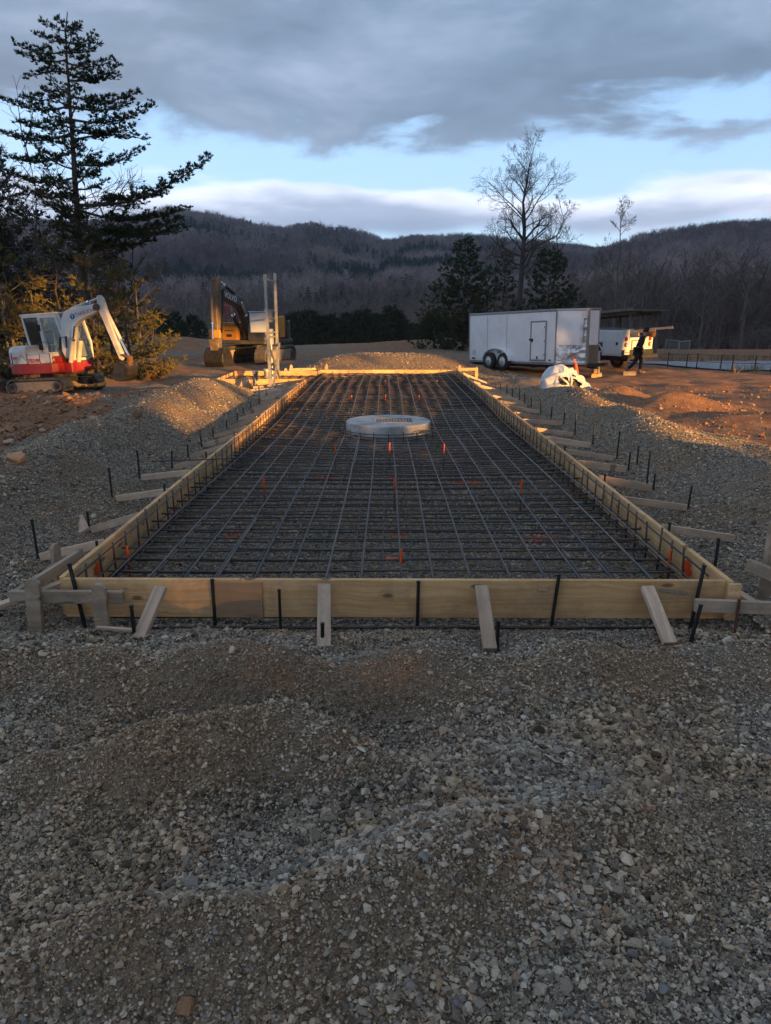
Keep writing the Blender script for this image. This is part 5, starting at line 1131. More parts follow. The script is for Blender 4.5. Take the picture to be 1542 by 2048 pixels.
def tuft(mb, c, d, s, r, n=9, flat=.5, mi=0):
    """a fan of thin needle blades pointing outwards from c roughly along d"""
    vs = []; fs = []
    for k in range(n):
        v = Vector((d.x+r.gauss(0, .65), d.y+r.gauss(0, .65), d.z+r.gauss(0, .65)*flat+.15)).normalized()
        w = v.cross(Vector((r.gauss(0, 1), r.gauss(0, 1), r.gauss(0, 1)))).normalized()*s*r.uniform(.07, .12); e = c+v*s*r.uniform(.6, 1.15); b0 = c+v*s*.05
        o = len(vs); vs += [b0-w*.5, b0+w*.5, c.lerp(e, .6)+w, e, c.lerp(e, .6)-w]; fs.append((o, o+1, o+2, o+3, o+4))
    mb.add(vs, fs, mi)
def pine_branch(T, C, pts, rad, r, size, dens, start=.25, side=1.0, n=6, up=.25, sub=.30):
    k = len(pts)-1; T.tube(pts, [max(rad*(1-.8*i/k), .008) for i in range(k+1)], 5, cap=False)
    L = sum((pts[i+1]-pts[i]).length for i in range(k)); m = max(3, int(L*dens))
    for j in range(m):
        f = start+(1-start)*(j+r.random())/m; i = min(int(f*k), k-1); q = pts[i].lerp(pts[i+1], f*k-i); d = (pts[i+1]-pts[i]).normalized()
        sd = d.cross(Vector((0, 0, 1))).normalized()*(1 if j % 2 else -1); sl = L*sub*(1.15-f)*r.uniform(.5, 1.2)*side+size*.6
        e = q+(sd*r.uniform(.5, 1)+d*r.uniform(.3, .8)+Vector((0, 0, r.uniform(-.1, up)))).normalized()*sl
        T.tube([q, q.lerp(e, .5)+Vector((0, 0, -.03*sl)), e], [max(rad*.3*(1-f), .007), .006, .005], 3, cap=False)
        nn = max(2, int(sl/(size*.55)))
        for h in range(nn):
            g = .25+.75*(h+1)/nn; c = q.lerp(e, g)+Vector((r.gauss(0, .05), r.gauss(0, .05), r.gauss(0, .04)))
            tuft(C, c, ((e-q).normalized()+Vector((0, 0, .45))).normalized(), size*r.uniform(.7, 1.15), r, n)
    tuft(C, pts[-1], (pts[-1]-pts[-2]).normalized(), size*1.1, r, n+2)
def conifer(label, loc, H, rmax, seed, base=.12, size=.26, dens=3.2, nwh=None, m=None, group=None, name='pine_tree', el0=.15, droop=.12, gaps=.15, rad=None, prf=1.0, per=5, n=6):
    r = random.Random(seed); t = thing(name, label, 'tree', loc, (0, 0, r.uniform(0, 6)), group); T = MB(); C = MB()
    rad = rad or H*.017; tp = [Vector((r.gauss(0, .008*H)*(i > 0), r.gauss(0, .008*H)*(i > 0), -.3+(H+.3)*i/8)) for i in range(9)]; T.tube(tp, [rad*(1-.93*i/8) for i in range(9)], 7, cap=False)
    nwh = nwh or int(H*1.5)
    for w in range(nwh):
        f = base+(1-base)*(w+.3)/nwh; i = min(int(f*8), 7); q = tp[i].lerp(tp[i+1], f*8-i)
        for b in range(per):
            if r.random() < gaps: continue
            az = 2*pi*(b+r.uniform(-.3, .3))/per+w*1.1; ln = rmax*(1-f)**(.75*prf)*r.uniform(.65, 1.15)+.12*rmax*(1-f)+.15; el = el0+.55*f+r.uniform(-.12, .12)
            d = Vector((cos(az)*cos(el), sin(az)*cos(el), sin(el))); side = d.cross(Vector((0, 0, 1)))
            pts = [q+d*ln*s_+Vector((0, 0, -droop*ln*sin(pi*s_)+.10*ln*s_**3))+side*r.gauss(0, .03)*ln*s_ for s_ in (0, .25, .5, .75, 1)]
            pine_branch(T, C, pts, max(rad*.35*(1-f), .012), r, size, dens, .22, 1.0, n)
    tuft(C, tp[-1], Vector((0, 0, 1)), size*1.4, r, 8)
    T.build('trunk', MBARK, t, smooth=True); C.build('crown', m or MNEED, t)
    return t
# --- the tall pine at the left
PX0, PD = Vector((-12.0, 28.0, 0)), 28.0
def cr(cx, cy): return atd(cx/2.926, cy/2.926, PD)                   # points of the photo's tall pine at its own distance
def tall_pine():
    r = random.Random(3); base = cr(485, 1640); g = gz(base.x, PD)
    t = thing('pine_tree', 'tall layered pine towering over the small excavator at left', 'tree', (base.x, PD, g)); o = Vector((base.x, PD, g)); T = MB(); C = MB()
    tp = [Vector((base.x, PD, g-.3))]+[cr(a, b) for a, b in ((478, 1560), (462, 1400), (455, 1250), (440, 1080), (430, 900), (418, 740), (408, 600), (402, 480), (392, 360), (388, 260), (384, 180), (395, 70))]
    for i, p in enumerate(tp): tp[i] = p-o
    zz = [p.z for p in tp]
    T.tube(tp, [max(.20*(1-(p.z/zz[-1])*.93), .015) for p in tp], 9, cap=False)
    def trunk_at(z):
        for i in range(len(tp)-1):
            if tp[i].z <= z <= tp[i+1].z: return tp[i].lerp(tp[i+1], (z-tp[i].z)/(tp[i+1].z-tp[i].z))
        return tp[-1]
    BR = [((445, 1200), (1235, 940), .30, .03), ((468, 1300), (1105, 1345), .1, .1), ((470, 1330), (1040, 1270), .25, .06), ((475, 1400), (900, 1405), .05, .1), ((450, 1230), (1070, 1200), .5, .1), ((430, 960), (840, 870), .3, .05), ((424, 820), (825, 800), -.1, -.06), ((418, 760), (760, 720), .2, .05), ((415, 700), (890, 615), .25, .06), ((408, 620), (790, 600), .1, .05), ((405, 560), (778, 515), .3, .07), ((400, 470), (700, 395), .3, .06), ((398, 430), (690, 440), .1, .05), ((395, 370), (655, 345), .2, .06), ((392, 300), (610, 298), .15, .06), ((390, 250), (562, 212), .2, .05), ((386, 180), (472, 163), .1, .03), ((386, 150), (445, 130), .1, .03),
          ((386, 180), (290, 160), .1, .05), ((388, 240), (250, 232), .15, .06), ((392, 300), (130, 288), .2, .06), ((394, 350), (160, 350), .1, .05), ((396, 420), (165, 465), -.05, .04), ((402, 520), (98, 548), .05, .05), ((408, 620), (18, 585), .15, .06), ((414, 700), (60, 690), .1, .05), ((420, 780), (-20, 770), .1, .06), ((430, 880), (0, 900), .05, .06), ((440, 1040), (30, 1010), .2, .08), ((446, 1130), (60, 1080), .2, .06), ((458, 1260), (200, 1140), .2, .05), ((385, 130), (335, 110), .1, .02)]
    for (a, b, sag, tipup) in BR:
        q = trunk_at((cr(*a)-o).z); e = cr(*b)-o; dep = r.uniform(-.9, .9); e = Vector((e.x, e.y+dep*.8, e.z)); L = (e-q).length
        pts = [q.lerp(e, s_)+Vector((0, 0, -.10*L*sin(pi*s_)*(1 if sag > 0 else -.6)+.02*L*s_**3*0)) for s_ in (0, .2, .4, .6, .8, 1)]
        pine_branch(T, C, pts, .055*(L/4)**.5, r, .14, 13.5, .16, .95, 12, .38, .24)
    H = zz[-1]
    for w in range(44):                                              # the branches that reach towards and away from the camera
        f = .32+.64*(w+r.random())/44; q = trunk_at(H*f); az = (pi/2 if w % 2 else -pi/2)+r.uniform(-.85, .85); ln = 2.9*(1-f)**.8*r.uniform(.5, 1.1)+.35
        d = Vector((cos(az), sin(az), .18+.35*f)).normalized(); pts = [q+d*ln*s_+Vector((0, 0, -.09*ln*sin(pi*s_))) for s_ in (0, .3, .6, 1)]
        pine_branch(T, C, pts, .04, r, .14, 10.5, .28, .95, 11)
    for w in range(60):                                              # bare dead twigs low on the stem
        q = trunk_at(H*r.uniform(.16, .52)); az = r.uniform(0, 2*pi); twig_tree(T, T, q, (cos(az), sin(az), r.uniform(-.1, .7)), r.uniform(.8, 2.1), .02, 2, r, 4, .6, 3, .6, .05, .006)
    T.build('trunk', MBARK, t, smooth=True); C.build('crown', MNEED, t)
tall_pine()
# --- the grove behind the small excavator
def conif_at(px, d, H, rmax, seed, label, **k):
    q = atd(px, 720, d); return conifer(label, (q.x, d, gz(q.x, d)), H, rmax, seed, **k)
def bare_at(px, d, H, seed, label, **k):
    q = atd(px, 720, d); return bare_tree(label, (q.x, d, gz(q.x, d)), H, seed, **k)
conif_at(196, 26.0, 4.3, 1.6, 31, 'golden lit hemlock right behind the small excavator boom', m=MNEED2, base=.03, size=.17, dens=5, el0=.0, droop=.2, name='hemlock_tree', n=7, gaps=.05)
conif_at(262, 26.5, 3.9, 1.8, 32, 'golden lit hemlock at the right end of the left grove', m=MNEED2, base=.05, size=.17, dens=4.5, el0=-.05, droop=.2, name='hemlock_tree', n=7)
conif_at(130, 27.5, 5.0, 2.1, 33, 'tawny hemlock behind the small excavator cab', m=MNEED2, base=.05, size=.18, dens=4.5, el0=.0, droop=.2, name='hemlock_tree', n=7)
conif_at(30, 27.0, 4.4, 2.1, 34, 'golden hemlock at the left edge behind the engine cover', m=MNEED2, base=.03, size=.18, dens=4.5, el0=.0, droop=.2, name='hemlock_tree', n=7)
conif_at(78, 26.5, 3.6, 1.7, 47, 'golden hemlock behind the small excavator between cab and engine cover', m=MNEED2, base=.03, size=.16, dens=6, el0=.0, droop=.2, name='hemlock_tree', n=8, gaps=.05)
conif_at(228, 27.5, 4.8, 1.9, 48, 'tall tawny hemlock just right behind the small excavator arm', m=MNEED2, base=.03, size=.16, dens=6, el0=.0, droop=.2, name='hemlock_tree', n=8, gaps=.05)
conif_at(-40, 30, 11.2, 3.6, 35, 'dark tall pine cut off by the left edge of the photo', base=.2, size=.19, gaps=.15, dens=6, n=10)
conif_at(35, 33, 9.0, 3.2, 36, 'dark pine left of the tall layered pine', base=.12, size=.19, dens=6, n=10)
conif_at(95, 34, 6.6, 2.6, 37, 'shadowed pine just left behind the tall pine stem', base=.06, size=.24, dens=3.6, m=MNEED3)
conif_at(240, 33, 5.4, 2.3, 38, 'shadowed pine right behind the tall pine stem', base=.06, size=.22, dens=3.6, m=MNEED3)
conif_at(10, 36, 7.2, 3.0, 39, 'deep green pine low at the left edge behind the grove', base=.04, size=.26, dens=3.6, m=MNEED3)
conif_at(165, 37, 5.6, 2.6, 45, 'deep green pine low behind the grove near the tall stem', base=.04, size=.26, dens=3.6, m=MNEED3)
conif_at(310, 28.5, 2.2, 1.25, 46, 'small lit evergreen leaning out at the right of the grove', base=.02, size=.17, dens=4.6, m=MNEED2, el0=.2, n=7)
for i, (px, d, H, sd) in enumerate([(105, 29.5, 9.2, 1), (60, 31, 7.8, 2), (205, 30.5, 8.6, 3), (250, 31, 7.4, 4), (285, 30, 5.4, 5), (20, 29, 8.2, 6)]):
    bare_at(px, d, H, 50+sd, ['thin bare sapling left beside the tall pine stem', 'thin bare sapling between the two dark pines at left', 'bare sapling whose twigs fill the gap right of the tall stem', 'bare sapling under the long pine branch', 'low bare sapling at the right rim of the grove', 'bare sapling near the left edge of the photo'][i], rad=.06, base=.15, nl=12, kids=4, maxl=3, name='bare_sapling', mt=MBARKD, crownR=.30, rmin=.007)
def bush(px, d, w, h, seed, label, m, name='bush', n=260, tw=True):
    r = random.Random(seed); q = atd(px, 730, d); t = thing(name, label, 'shrub', (q.x, d, gz(q.x, d))); T = MB(); C = MB()
    for k in range(26):
        az = r.uniform(0, 2*pi); L = h*r.uniform(.6, 1.1); d_ = Vector((cos(az)*w/h*.7, sin(az)*w/h*.5, 1)).normalized(); pts = limb_path((0, 0, -.1), d_, L, 4, .15, r); T.tube(pts, [.016, .013, .011, .009, .006], 3, cap=False)
        for j in range(n//26):
            i = r.randrange(1, 4); c = pts[i].lerp(pts[i+1], r.random())+Vector((r.gauss(0, .12*w), r.gauss(0, .12*w), r.gauss(0, .08*h))); tuft(C, c, Vector((r.gauss(0, .5), r.gauss(0, .5), .6)).normalized(), .14, r, 6)
    T.build('stems', MTWIG, t); C.build('leaves', m, t); return t
bush(300, 25.5, 1.4, .75, 61, 'tangled dry bush between the two excavators', mat('dry_leaves', (.06, .055, .02), (.12, .075, .03), 2, rough=.9))
bush(255, 25.0, 1.2, .55, 62, 'low dark bush behind the small excavator bucket', MNEED3)
bush(15, 24.5, 1.3, .8, 63, 'low bush at the left edge behind the engine cover', mat('dry_leaves_dark', (.05, .045, .016), (.09, .06, .022), 2, rough=.9))
# --- the right-hand group behind the trailer
def big_oak():
    r = random.Random(12); d = 55.0; q = atd(1034, 690, d); g = gz(q.x, d)
    return bare_tree('tall bare oak with an open crown rising behind the trailer', (q.x, d, g), 13.6, 23, rad=.30, base=.40, nl=19, kids=6, maxl=4, crownR=.215, lean=(.2, 0), rmin=.0055, spread=.85,
        limbs=[(.72, 2.9, .72, 3.6), (.70, .3, 1.05, 3.4), (.52, 3.3, .3, 2.7), (.54, -.1, .35, 2.9), (.45, .2, .2, 2.6), (.47, 2.9, .2, 2.6), (.80, 1.2, 1.1, 2.2), (.60, 3.9, .5, 2.4), (.60, -.8, .6, 2.5), (.84, 2.4, .9, 1.9), (.84, .5, .9, 2.0)], mt=MBARKD, ratio=.58)
big_oak()
conif_at(925, 50, 7.0, 2.9, 71, 'broad dark pine at the left end of the trailer', base=.05, size=.25, dens=5.2, n=9, per=6, nwh=15, prf=.9, m=MNEED)
conif_at(868, 54, 4.6, 2.2, 72, 'smaller pine left of the broad pine by the trailer', base=.03, size=.23, dens=5, n=9)
conif_at(1003, 58, 6.5, 2.3, 73, 'dark pine between the broad pine and the oak trunk', base=.2, size=.24, dens=4.6, n=9, m=MNEED3, gaps=.25)
conif_at(1090, 52, 6.4, 2.4, 74, 'dense dark pine right of the oak trunk', base=.2, size=.25, dens=5, n=9, per=6, prf=.6, nwh=11)
conif_at(1130, 60, 4.6, 2.3, 75, 'low pine above the nose of the trailer', base=.05, size=.32, dens=3.0, m=MNEED3)
bare_at(1100, 62, 12.2, 81, 'slender bare tree leaning near the oak', rad=.13, base=.40, nl=12, crownR=.2, kids=5, maxl=4, mt=MBARKD, rmin=.007)
bare_at(1222, 66, 12.6, 82, 'tall thin snag with a small tufted crown', rad=.15, base=.82, nl=7, crownR=.14, kids=5, maxl=4, mt=MBARKG, limbs=[(.55, .3, .9, 2.4), (.6, 2.9, .9, 2.2), (.5, 2.2, .8, 1.6)], rmin=.007)
bare_at(1242, 67, 10.6, 83, 'broken bare stem beside the thin snag', rad=.12, base=.5, nl=4, crownR=.1, kids=3, maxl=3, mt=MBARKG, rmin=.007)
bare_at(1275, 64, 7.6, 84, 'short broken bare stem above the shed', rad=.12, base=.45, nl=6, crownR=.16, kids=4, maxl=3, mt=MBARKG, rmin=.007)
bare_at(985, 60, 8.2, 85, 'thin bare tree among the pines left of the oak', rad=.10, base=.3, nl=12, crownR=.2, kids=4, maxl=4, mt=MBARKD, rmin=.007)
bare_at(1165, 70, 8.8, 86, 'leaning bare tree with crooked limbs above the trailer nose', rad=.13, base=.3, nl=10, crownR=.24, kids=5, maxl=4, mt=MBARKG, lean=(1.2, 0), rmin=.007)
bare_at(1478, 58, 6.6, 87, 'pale bare tree at the right edge of the woods', rad=.12, base=.25, nl=11, crownR=.26, kids=5, maxl=4, mt=MBARKG, rmin=.007)
bare_at(1395, 62, 7.4, 88, 'bare tree behind the wire pen', rad=.12, base=.3, nl=11, crownR=.25, kids=5, maxl=4, mt=MBARKG, rmin=.007)
# --- instanced woods ----------------------------------------------------------------------------
def proto_col(name, objs):
    c = bpy.data.collections.new(name)
    for o in objs: c.objects.link(o)
    return c
def scatter(name, pts, rot, scl, idx, coll, label, kind='stuff'):
    me = bpy.data.meshes.new(name); me.vertices.add(len(pts)); me.vertices.foreach_set('co', np.asarray(pts, np.float32).ravel())
    for nm, ty, key, arr in (('rot', 'FLOAT_VECTOR', 'vector', rot), ('scl', 'FLOAT_VECTOR', 'vector', scl)):
        a = me.attributes.new(nm, ty, 'POINT'); a.data.foreach_set(key, np.asarray(arr, np.float32).ravel())
    a = me.attributes.new('idx', 'INT', 'POINT'); a.data.foreach_set('value', np.asarray(idx, np.int32))
    o = bpy.data.objects.new(name, me); COL.objects.link(o); tag(o, label, kind=kind)
    g = bpy.data.node_groups.new(name+'_nodes', 'GeometryNodeTree'); g.interface.new_socket('Geometry', in_out='INPUT', socket_type='NodeSocketGeometry'); g.interface.new_socket('Geometry', in_out='OUTPUT', socket_type='NodeSocketGeometry')
    gi = g.nodes.new('NodeGroupInput'); go = g.nodes.new('NodeGroupOutput'); ci = g.nodes.new('GeometryNodeCollectionInfo'); ip = g.nodes.new('GeometryNodeInstanceOnPoints')
    ci.inputs['Collection'].default_value = coll; ci.inputs['Separate Children'].default_value = True; ci.inputs['Reset Children'].default_value = True; ip.inputs['Pick Instance'].default_value = True
    def na(nm, ty):
        n = g.nodes.new('GeometryNodeInputNamedAttribute'); n.data_type = ty; n.inputs[0].default_value = nm; return n.outputs[0]
    g.links.new(gi.outputs[0], ip.inputs['Points']); g.links.new(ci.outputs[0], ip.inputs['Instance']); g.links.new(na('idx', 'INT'), ip.inputs['Instance Index'])
    e2r = g.nodes.new('FunctionNodeEulerToRotation'); g.links.new(na('rot', 'FLOAT_VECTOR'), e2r.inputs[0]); g.links.new(e2r.outputs[0], ip.inputs['Rotation']); g.links.new(na('scl', 'FLOAT_VECTOR'), ip.inputs['Scale'])
    g.links.new(ip.outputs[0], go.inputs[0]); md = o.modifiers.new('Scatter', 'NODES'); md.node_group = g
    return o
def far_mat(name, a, b, dark):
    m = bpy.data.materials.new(name); m.use_nodes = True; t = m.node_tree; p = t.nodes['Principled BSDF']; p.inputs['Roughness'].default_value = .95; p.inputs['Specular IOR Level'].default_value = .1
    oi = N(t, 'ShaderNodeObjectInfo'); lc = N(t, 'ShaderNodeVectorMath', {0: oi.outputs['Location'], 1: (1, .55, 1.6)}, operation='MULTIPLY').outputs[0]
    c = MIX(t, oi.outputs['Random'], a, b); c = MIX(t, M_(t, 'MULTIPLY', SS(t, NOISE(t, lc, .011, 6, .62), .44, .60), dark), c, (.45, .42, .45), 'MULTIPLY')  # patchy darkening in the crown colour stands in for hill-fold shading
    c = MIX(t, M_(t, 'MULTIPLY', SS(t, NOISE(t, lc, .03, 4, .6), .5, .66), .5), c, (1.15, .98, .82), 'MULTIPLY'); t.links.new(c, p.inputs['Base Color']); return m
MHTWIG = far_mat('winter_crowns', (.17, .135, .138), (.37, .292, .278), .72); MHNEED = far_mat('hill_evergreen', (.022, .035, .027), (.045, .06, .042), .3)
def far_bare(seed, H=1.0):
    r = random.Random(seed); mb = MB(); tp = [(0, 0, -.05), (r.gauss(0, .02), 0, .5), (r.gauss(0, .03), r.gauss(0, .03), .97)]; mb.tube(tp, [.014, .010, .004], 4, cap=False)
    for k in range(16):
        z = r.uniform(.32, .95); az = r.uniform(0, 6.28); L = r.uniform(.16, .34)*(1.1-.5*abs(z-.6)); el = r.uniform(.5, 1.15); e = Vector((cos(az)*cos(el)*L, sin(az)*cos(el)*L, z+sin(el)*L*.8)); q = Vector((0, 0, z*.92)); m_ = q.lerp(e, .5)+Vector((0, 0, -.01)); mb.tube([q, m_, e], [.006, .0048, .003], 3, cap=False)
        for j in range(4):
            c = q.lerp(e, r.uniform(.3, 1)); d = Vector((r.gauss(0, .6), r.gauss(0, .6), r.uniform(.2, 1))).normalized(); mb.tube([c, c+d*r.uniform(.07, .15)], [.0038, .0022], 3, cap=False)
    return mb.build('far_tree', MHTWIG, link=False)
def far_ever(seed):
    r = random.Random(seed); mb = MB(); mb.tube([(0, 0, -.05), (0, 0, .95)], [.014, .004], 4, cap=False)
    for w in range(11):
        z = .12+.85*w/11; R = .26*(1-z)**.8+.03
        for k in range(7):
            az = 2*pi*k/7+r.uniform(-.3, .3)+w; e = Vector((cos(az)*R*r.uniform(.7, 1.2), sin(az)*R*r.uniform(.7, 1.2), z-R*.15)); q = Vector((0, 0, z+.06)); sd = Vector((-sin(az), cos(az), 0))*R*.33
            mb.add([q, q.lerp(e, .6)+sd, e, q.lerp(e, .6)-sd], [(0, 1, 2, 3)])
    return mb.build('far_evergreen', MHNEED, link=False)
FAR = proto_col('far_trees', [far_bare(s) for s in range(200, 207)]+[far_ever(s) for s in range(210, 214)])   # children are picked in name order: evergreens first
names = sorted(o.name for o in FAR.objects); ever_ix = [i for i, n in enumerate(names) if 'evergreen' in n]; bare_ix = [i for i, n in enumerate(names) if 'evergreen' not in n]
def hill_woods(n, ylo, yhi, seed):
    g = np.random.default_rng(seed); y = np.sqrt(g.uniform(ylo**2, yhi**2, n)); a = g.uniform(-.95, .95, n); x = a*y; z = hill(x, y)
    k = (z > .5); x, y, z = x[k], y[k], z[k]; n = len(x)
    ev = (fbm(x*.011, y*.007+z*.03, 4, 301)+.35*g.uniform(-.5, .5, n)*.6) > .06
    idx = np.where(ev, g.choice(ever_ix, n), g.choice(bare_ix, n)); s = g.uniform(8, 14, n)*np.where(ev, .95, 1)
    return np.stack([x, y, z-.2], 1), np.stack([g.normal(0, .03, n), g.normal(0, .03, n), g.uniform(0, 6.28, n)], 1), np.stack([s*1.1, s*1.1, s], 1), idx
a = hill_woods(62000, 235, 930, 1); scatter('far_woods', *a, FAR, 'bare winter woods with evergreen patches covering the hills')
# a fringe of trees along the ridge lines
g = np.random.default_rng(5); xr = np.concatenate([g.uniform(-800, 700, 2000), g.uniform(60, 560, 750)]); yr_ = np.concatenate([g.uniform(870, 915, 2000), g.uniform(570, 612, 750)]); zr = hill(xr, yr_); n = len(xr); s = g.uniform(6.5, 11, n)
scatter('ridge_woods', np.stack([xr, yr_, zr-.2], 1), np.stack([g.normal(0, .03, n), g.normal(0, .03, n), g.uniform(0, 6.28, n)], 1), np.stack([s, s, s], 1), g.choice(bare_ix, n), FAR, 'fringe of bare trees along the ridge against the sky')
# near woods at the foot of the hill on the right and behind the site
MNTWIG = mat('near_twigs', (.085, .073, .067), (.16, .137, .125), .3, 3, rough=.95, rnd=.5); MNEVER = mat('near_evergreen', (.014, .022, .013), (.03, .042, .02), .5, 3, rough=.9, rnd=.5)
def near_bare(seed):
    r = random.Random(seed); T = MB(); tp = [Vector((r.gauss(0, .012*i), r.gauss(0, .012*i), -.03+.16*i)) for i in range(7)]; T.tube(tp, [.013*(1-.12*i) for i in range(7)], 5, cap=False)
    for k in range(11):
        f = r.uniform(.22, .98); i = min(int(f*6), 5); q = tp[i].lerp(tp[i+1], f*6-i); az = r.uniform(0, 6.28); el = r.uniform(.3, 1.0); twig_tree(T, T, q, (cos(az)*cos(el), sin(az)*cos(el), sin(el)), r.uniform(.15, .30), .005, 2, r, 4, .6, 4, .6, .06, .0013)
    return T.build('wood_tree', MNTWIG, link=False)
NEAR = proto_col('near_trees', [near_bare(s) for s in range(230, 237)])
g = np.random.default_rng(8); n = 900; y = g.uniform(62, 170, n); px = g.uniform(1120, 1800, n); x = (px-771)/F*y*.95; k = (y > 66+np.maximum(0, 1230-px)*.12); x, y = x[k], y[k]; n = len(x); s = g.uniform(5.5, 9.5, n)
scatter('right_woods', np.stack([x, y, ground(x, y)], 1), np.stack([g.normal(0, .05, n), g.normal(0, .05, n), g.uniform(0, 6.28, n)], 1), np.stack([s, s, s], 1), g.integers(0, 7, n), NEAR, 'dark tangle of bare woods behind the shed and the pale road')
n = 420; y = g.uniform(56, 74, n); px = g.uniform(1150, 1800, n); x = (px-771)/F*y*.95; k = (y > 60+np.maximum(0, 1230-px)*.10) & ((px > 1330) | (y > 62)); x, y = x[k], y[k]; n = len(x); s = g.uniform(.9, 2.6, n)
scatter('undergrowth', np.stack([x, y, ground(x, y)-.1], 1), np.stack([g.normal(0, .3, n), g.normal(0, .3, n), g.uniform(0, 6.28, n)], 1), np.stack([s*1.5, s*1.5, s], 1), g.integers(0, 7, n), NEAR, 'dark leafless brush along the front of the right woods')
n = 700; y = g.uniform(120, 230, n); px = g.uniform(-200, 1150, n); x = (px-771)/F*y*.95; s = g.uniform(6, 10, n)
scatter('valley_woods', np.stack([x, y, ground(x, y)], 1), np.stack([g.normal(0, .05, n), g.normal(0, .05, n), g.uniform(0, 6.28, n)], 1), np.stack([s, s, s], 1), g.integers(0, 7, n), NEAR, 'bare woods along the foot of the hills behind the site')
# young pines in a dark row beyond the site: one of each build, then copies
protos = [conifer('young dark pine in the row at the foot of the hills', (0, 0, 0), 3.4, 1.5, 400+i, base=.02, size=.42, dens=2.2, nwh=8, per=6, m=MNEED3, group='young pines in the row at the foot of the hills', name='young_pine', n=6) for i in range(3)]
rr = random.Random(44); first = [True]*3
for k in range(44):
    px = 585+k*8.2+rr.uniform(-5, 5); d = rr.uniform(88, 108); q = atd(px, 700, d); i = k % 3
    o = protos[i] if first[i] else copy_tree(protos[i]); first[i] = False; s = rr.uniform(.75, 1.35)*(1.15 if 680 < px < 800 else 1); o.location = (q.x, d, gz(q.x, d)); o.rotation_euler = (0, 0, rr.uniform(0, 6)); o.scale = (s*1.1, s*1.1, s)
for k, (px, d, s) in enumerate([(335, 85, 1.1), (352, 90, 1.3), (368, 84, .9), (388, 92, 1.2), (402, 88, 1.0), (318, 80, 1.2)]):
    q = atd(px, 700, d); o = copy_tree(protos[k % 3]); o.location = (q.x, d, gz(q.x, d)); o.scale = (s, s, s); o['label'] = 'young pine in the clump between the two excavators'; o['group'] = 'young pines between the excavators'
# dry grass tufts along the road edge
MGRASS = mat('dry_grass', (.16, .12, .065), (.26, .20, .11), 2, rough=.9); C = MB(); r = random.Random(9)
for k in range(900):
    x = r.uniform(13.5, 40); y = r.choice([r.gauss(28.2, .35), r.gauss(36.0, .6)])+.03*(x-12); z = gz(x, y)
    for j in range(4):
        b = Vector((x+r.gauss(0, .1), y+r.gauss(0, .1), z)); e = b+Vector((r.gauss(0, .10), r.gauss(0, .10), r.uniform(.12, .4))); w = Vector((.012, 0, 0)); C.add([b-w, b+w, e], [(0, 1, 2)])
o = C.build('grass', MGRASS); tag(o, 'dry pale grass along the edges of the road', kind='stuff')
# --- woods behind the camera: unseen, gap shaped so low sun strikes chosen spots
MWOODS = mat('woods_leaves', (.03, .045, .02), (.05, .06, .03), 1, rough=.9); g = np.random.default_rng(31); C = MB(); D0 = 40.0
n = 52000; u = g.uniform(-14, 62, n); v = g.uniform(-.5, 25, n); dd_ = g.uniform(36, 46, n)
lo = np.interp(u, [4.2, 5.2, 8.0, 8.4, 9.5, 9.9, 14.5, 20.5, 26, 29.5], [4.9, 4.4, 4.5, 5.1, 5.1, 4.0, 4.0, 3.9, 3.8, 4.0])+.35*fbm(u*.9, u*0, 3, 7); hi = np.interp(u, [4, 6.6, 7.2, 8.9, 9.5, 11, 11.3, 12.6, 12.9, 14, 17, 19, 20.5, 21.3, 26.6, 27.1, 30], [6.4, 7.2, 6.7, 6.9, 9.8, 10.0, 7.3, 7.2, 9.6, 9.6, 8.6, 7.8, 7.6, 5.3, 5.2, 6.9, 6.9])+.9*fbm(u*.7, u*0+3, 3, 8)
slit = (u > 4.2) & (u < 29.3) & (v > lo) & (v < hi); stray = g.random(n) < .012; slit |= (u > 6.6) & (u < 9.4) & (v > 6) & (v < 9.3) & (fbm(u*2.2, v*2.2, 3, 9) > .03); slit &= ~((u < 7.4) & (fbm(u*3, v*3.5, 3, 19) < -.06))
k = ~slit | stray; u, v, dd_ = u[k], v[k], dd_[k]
vv = v+(dd_-40)*tan(SUN_EL)
ctr = np.stack([dd_*SH[0]+u*SU[0], dd_*SH[1]+u*SU[1], vv], 1); q1 = g.normal(0, 1, (len(u), 3)); q2 = g.normal(0, 1, (len(u), 3)); q1 /= np.linalg.norm(q1, axis=1)[:, None]; q2 -= (q2*q1).sum(1)[:, None]*q1; q2 /= np.linalg.norm(q2, axis=1)[:, None]; sz = g.uniform(.42, .62, len(u))[:, None]
vs = np.stack([ctr-q1*sz, ctr+q2*sz*.7, ctr+q1*sz, ctr-q2*sz*.7], 1).reshape(-1, 3)
me = bpy.data.meshes.new('woods'); me.from_pydata(vs.tolist(), [], np.arange(len(vs)).reshape(-1, 4).tolist()); me.materials.append(MWOODS); o = bpy.data.objects.new('woods', me); COL.objects.link(o); tag(o, 'unseen evergreen woods behind the camera, gap shaped to pass the low sun', kind='stuff')
# ------------------------------------------------------------------ valley air
MH_ = bpy.data.materials.new('valley_air'); MH_.use_nodes = True; t = MH_.node_tree; t.nodes.clear()
N(t, 'ShaderNodeOutputMaterial', {'Volume': N(t, 'ShaderNodeVolumePrincipled', {'Color': (.80, .88, 1.0, 1), 'Density': .00018, 'Anisotropy': .2}).outputs[0]})
mb = MB(); mb.box((0, 800, 142), (2400, 2700, 292)); o = mb.build('haze', MH_); tag(o, 'thin bluish evening air over the valley', kind='stuff')
